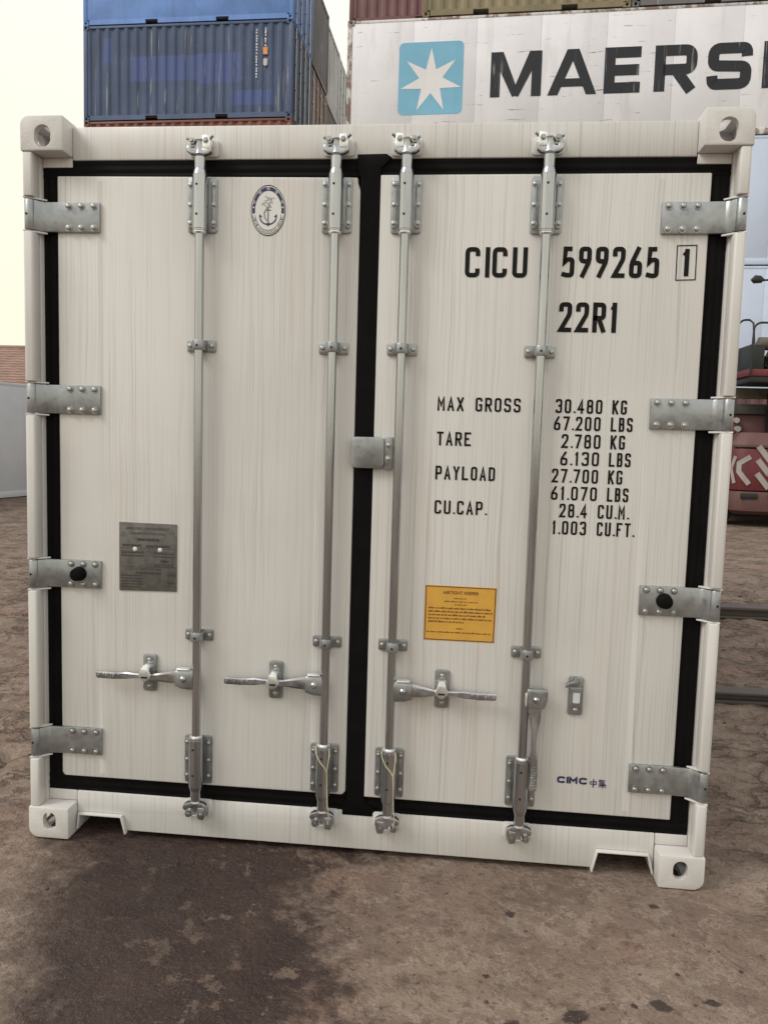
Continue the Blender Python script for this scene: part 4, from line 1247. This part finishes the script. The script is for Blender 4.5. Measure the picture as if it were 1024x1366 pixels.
def chevron(path, t):
    mb = MB(); q = []
    for a, b in zip(path[:-1], path[1:]):
        for i in range(6): q.append(Vector(a).lerp(Vector(b), i / 6))
    q.append(Vector(path[-1]))
    stroke(mb, q, t, False, lambda s, z, l: surf(s, z))
    mb.build('chevron_stripe', M['mwhite'], rm, 0, 0)
chevron([(.02, 1.50), (-.10, 1.20), (.02, .84)], .06)
chevron([(.20, 1.42), (.11, 1.18), (.20, .88)], .075)
chevron([(.48, 1.42), (.28, 1.28), (.28, 1.12), (.48, .87)], .095)
for d in (0, -.27, -.54): chevron([(.62, 1.56 + d + .07), (.86, 1.27 + d + .07)], .11)
for d in (0, -.27): chevron([(.86, 1.30 + d), (1.10, 1.56 + d)], .11)
chevron([(1.55, 1.42), (1.75, 1.20), (1.55, .90)], .10)
for x in (.18, WM - .50): MB().box(x, x + .32, -.004, .05, .575, .69).build('tail_light', M['mblack'], rm, .01)
MB().box(.70, 1.2, -.002, .05, .60, .67).build('reflector', mat_plain('dark_red_lens', (.12, .012, .012), .3), rm, .01)
for sx in (0, 1):
    x0 = -.20 if sx == 0 else WM - .20
    w = link('wheel', None, rm, (x0, .95, .62))
    MB().lathe((0, 0, 0), (.42, 0, 0), [(0, .40), (.02, .56), (.15, .62), (.85, .62), (.98, .56), (1, .40)], 28).build('tyre', M['tyre'], w, 0, 40)
    MB().lathe((-.01, 0, 0), (.43, 0, 0), [(0, .10), (.03, .34), (.97, .34), (1, .10)], 20).build('rim', M['mgrey'], w, 0, 40)
MB().box(.25, WM - .25, .3215, 3.2, .5, 1.55).build('chassis', M['mblack'], rm, .03)
MB().box(-.15, WM, 1.1, 1.35, 2.30, 2.52).build('cross_beam', M['mgrey'], rm, .02)
MB().box(-.02, WM, 1.2, 1.6, 1.9005, 2.2995).build('rear_frame', M['maroon'], rm, .02)
MB().box(-.1, WM, 1.05, 1.09, 2.62, 2.85).build('grille_panel', mat_plain('dusty_olive', (.12, .115, .085), .8), rm, .01)
for x, z in ((.36, 2.17), (.40, 1.99)):
    MB().lathe((x, 1.2, z), (x, 1.08, z), [(0, .05), (.4, .065), (1, .06)], 14).build('lamp', M['lamp'], rm, 0, 40)
# raised engine deck with guard rail and mirror
MB().prism_y([(.09, 2.985), (WM, 2.985), (WM, 3.12), (.09, 3.12)], -.2, 1.0).build('engine_deck', M['mred'], rm, .012)
MB().box(.14, WM - .02, -.17, .97, 2.865, 2.9845).build('deck_shade_plate', M['mblack'], rm, .01)  # added black plate, its colour stands in for shade under the deck
MB().box(.9, 1.2, .2, 1.0, 1.9005, 2.8645).build('deck_pillar', M['mblack'], rm, .02)
MB().box(.12, .40, -.12, .75, 3.1205, 3.60).build('battery_box', mat_plain('dark_green_grey', (.018, .022, .022), .6), rm, .02)
e = MB().box(.50, 1.7, .0, .8, 3.1205, 3.42).build('engine_block', M['mblack'], rm, .03)
MB().lathe((.36, .25, 3.66), (1.6, .25, 3.66), [(0, .05), (.03, .13), (.97, .13), (1, .05)], 16).build('air_filter', mat_plain('filter_olive', (.11, .10, .075), .6), e, 0, 40)
for i in range(5):
    MB().tube([(.46 + .1 * i, -.03, 3.18), (.44 + .1 * i, -.06, 3.36 + .03 * (i % 2)), (.52 + .1 * i, .0, 3.50)], .022, 8).build('hose', M['lamp'] if i in (1, 3) else M['mblack'], e, 0, 60)
def loop_rail(y, x0, x1, zt):
    pts = [(x0, y, 3.02), (x0 + .02, y, zt - .16)]
    for i in range(7):
        w = PI - PI / 2 * i / 6; pts.append((x0 + .02 + .14 + .14 * math.cos(w), y, zt - .14 + .14 * math.sin(w)))
    pts.append((x1, y, zt))
    MB().tube(pts, .021, 8).build('guard_rail', M['mblack'], rm, 0, 60)
loop_rail(-.22, .11, WM, 4.00)
loop_rail(.55, .07, .30, 4.17)
MB().tube([(.30, .55, 4.17), (.36, .5, 4.10), (.34, .3, 3.6), (.32, .1, 3.15)], .021, 8).build('guard_rail', M['mblack'], rm, 0, 60)
mb = MB().loft([[(x * k + .21, y, z * k + 4.86) for x, z in ((-.12, .0), (-.05, .08), (.06, .07), (.13, .0), (.08, -.06), (-.06, -.07))] for y, k in ((-.02, .7), (0, 1), (.06, 1), (.09, .5))])
mir = mb.build('mirror', M['mblack'], rm, 0, 40)
MB().tube([(.30, .05, 4.85), (.6, .06, 4.88), (1.5, .2, 4.80), (1.6, .4, 4.0), (1.6, .4, 3.1)], .02, 8).build('mirror_arm', M['mblack'], mir, 0, 60)

# ------------------------------------------------------------------ loose grit on the yard
def ground_z(x, y):
    return hz[np.clip(np.searchsorted(gy, y), 0, ny - 1), np.clip(np.searchsorted(gx, x), 0, nx - 1)]
ico = bmesh.new(); bmesh.ops.create_icosphere(ico, subdivisions=1, radius=1)
iv = np.array([v.co[:] for v in ico.verts]); ico.verts.index_update()
ifc = [tuple(v.index for v in f.verts) for f in ico.faces]; ico.free()
M['grit'] = mat_plain('grit_stone', (.085, .066, .058), .9, 0, .6, 9)
mb = MB()
for i in range(2600):
    if i < 800: x, y = rng.uniform(-1.6, 2.0), rng.uniform(-1.2, .06)
    else:
        x, y = rng.uniform(1.25, 4.0), rng.uniform(-.6, 6)
        if rng.random() < .35: x = -x
    if abs(x) < 1.27 and y > -.03: continue
    r = .0016 + .0045 * rng.random() ** 4
    if y > 1: r *= 2.2
    sc = r * (1 + .35 * rng.standard_normal(3).clip(-1, 1)); sc[2] *= .7
    pv = iv * sc * (1 + .18 * rng.standard_normal((len(iv), 1)).clip(-1.5, 1.5)) + np.array([x, y, ground_z(x, y) + r * .25])
    mb.add(pv.tolist(), ifc)
grit = mb.build('grit', M['grit'], None, 0, 0)
grit['kind'] = 'stuff'; grit['label'] = 'loose grit and crumbs scattered over the worn yard ground'; grit['category'] = 'grit'
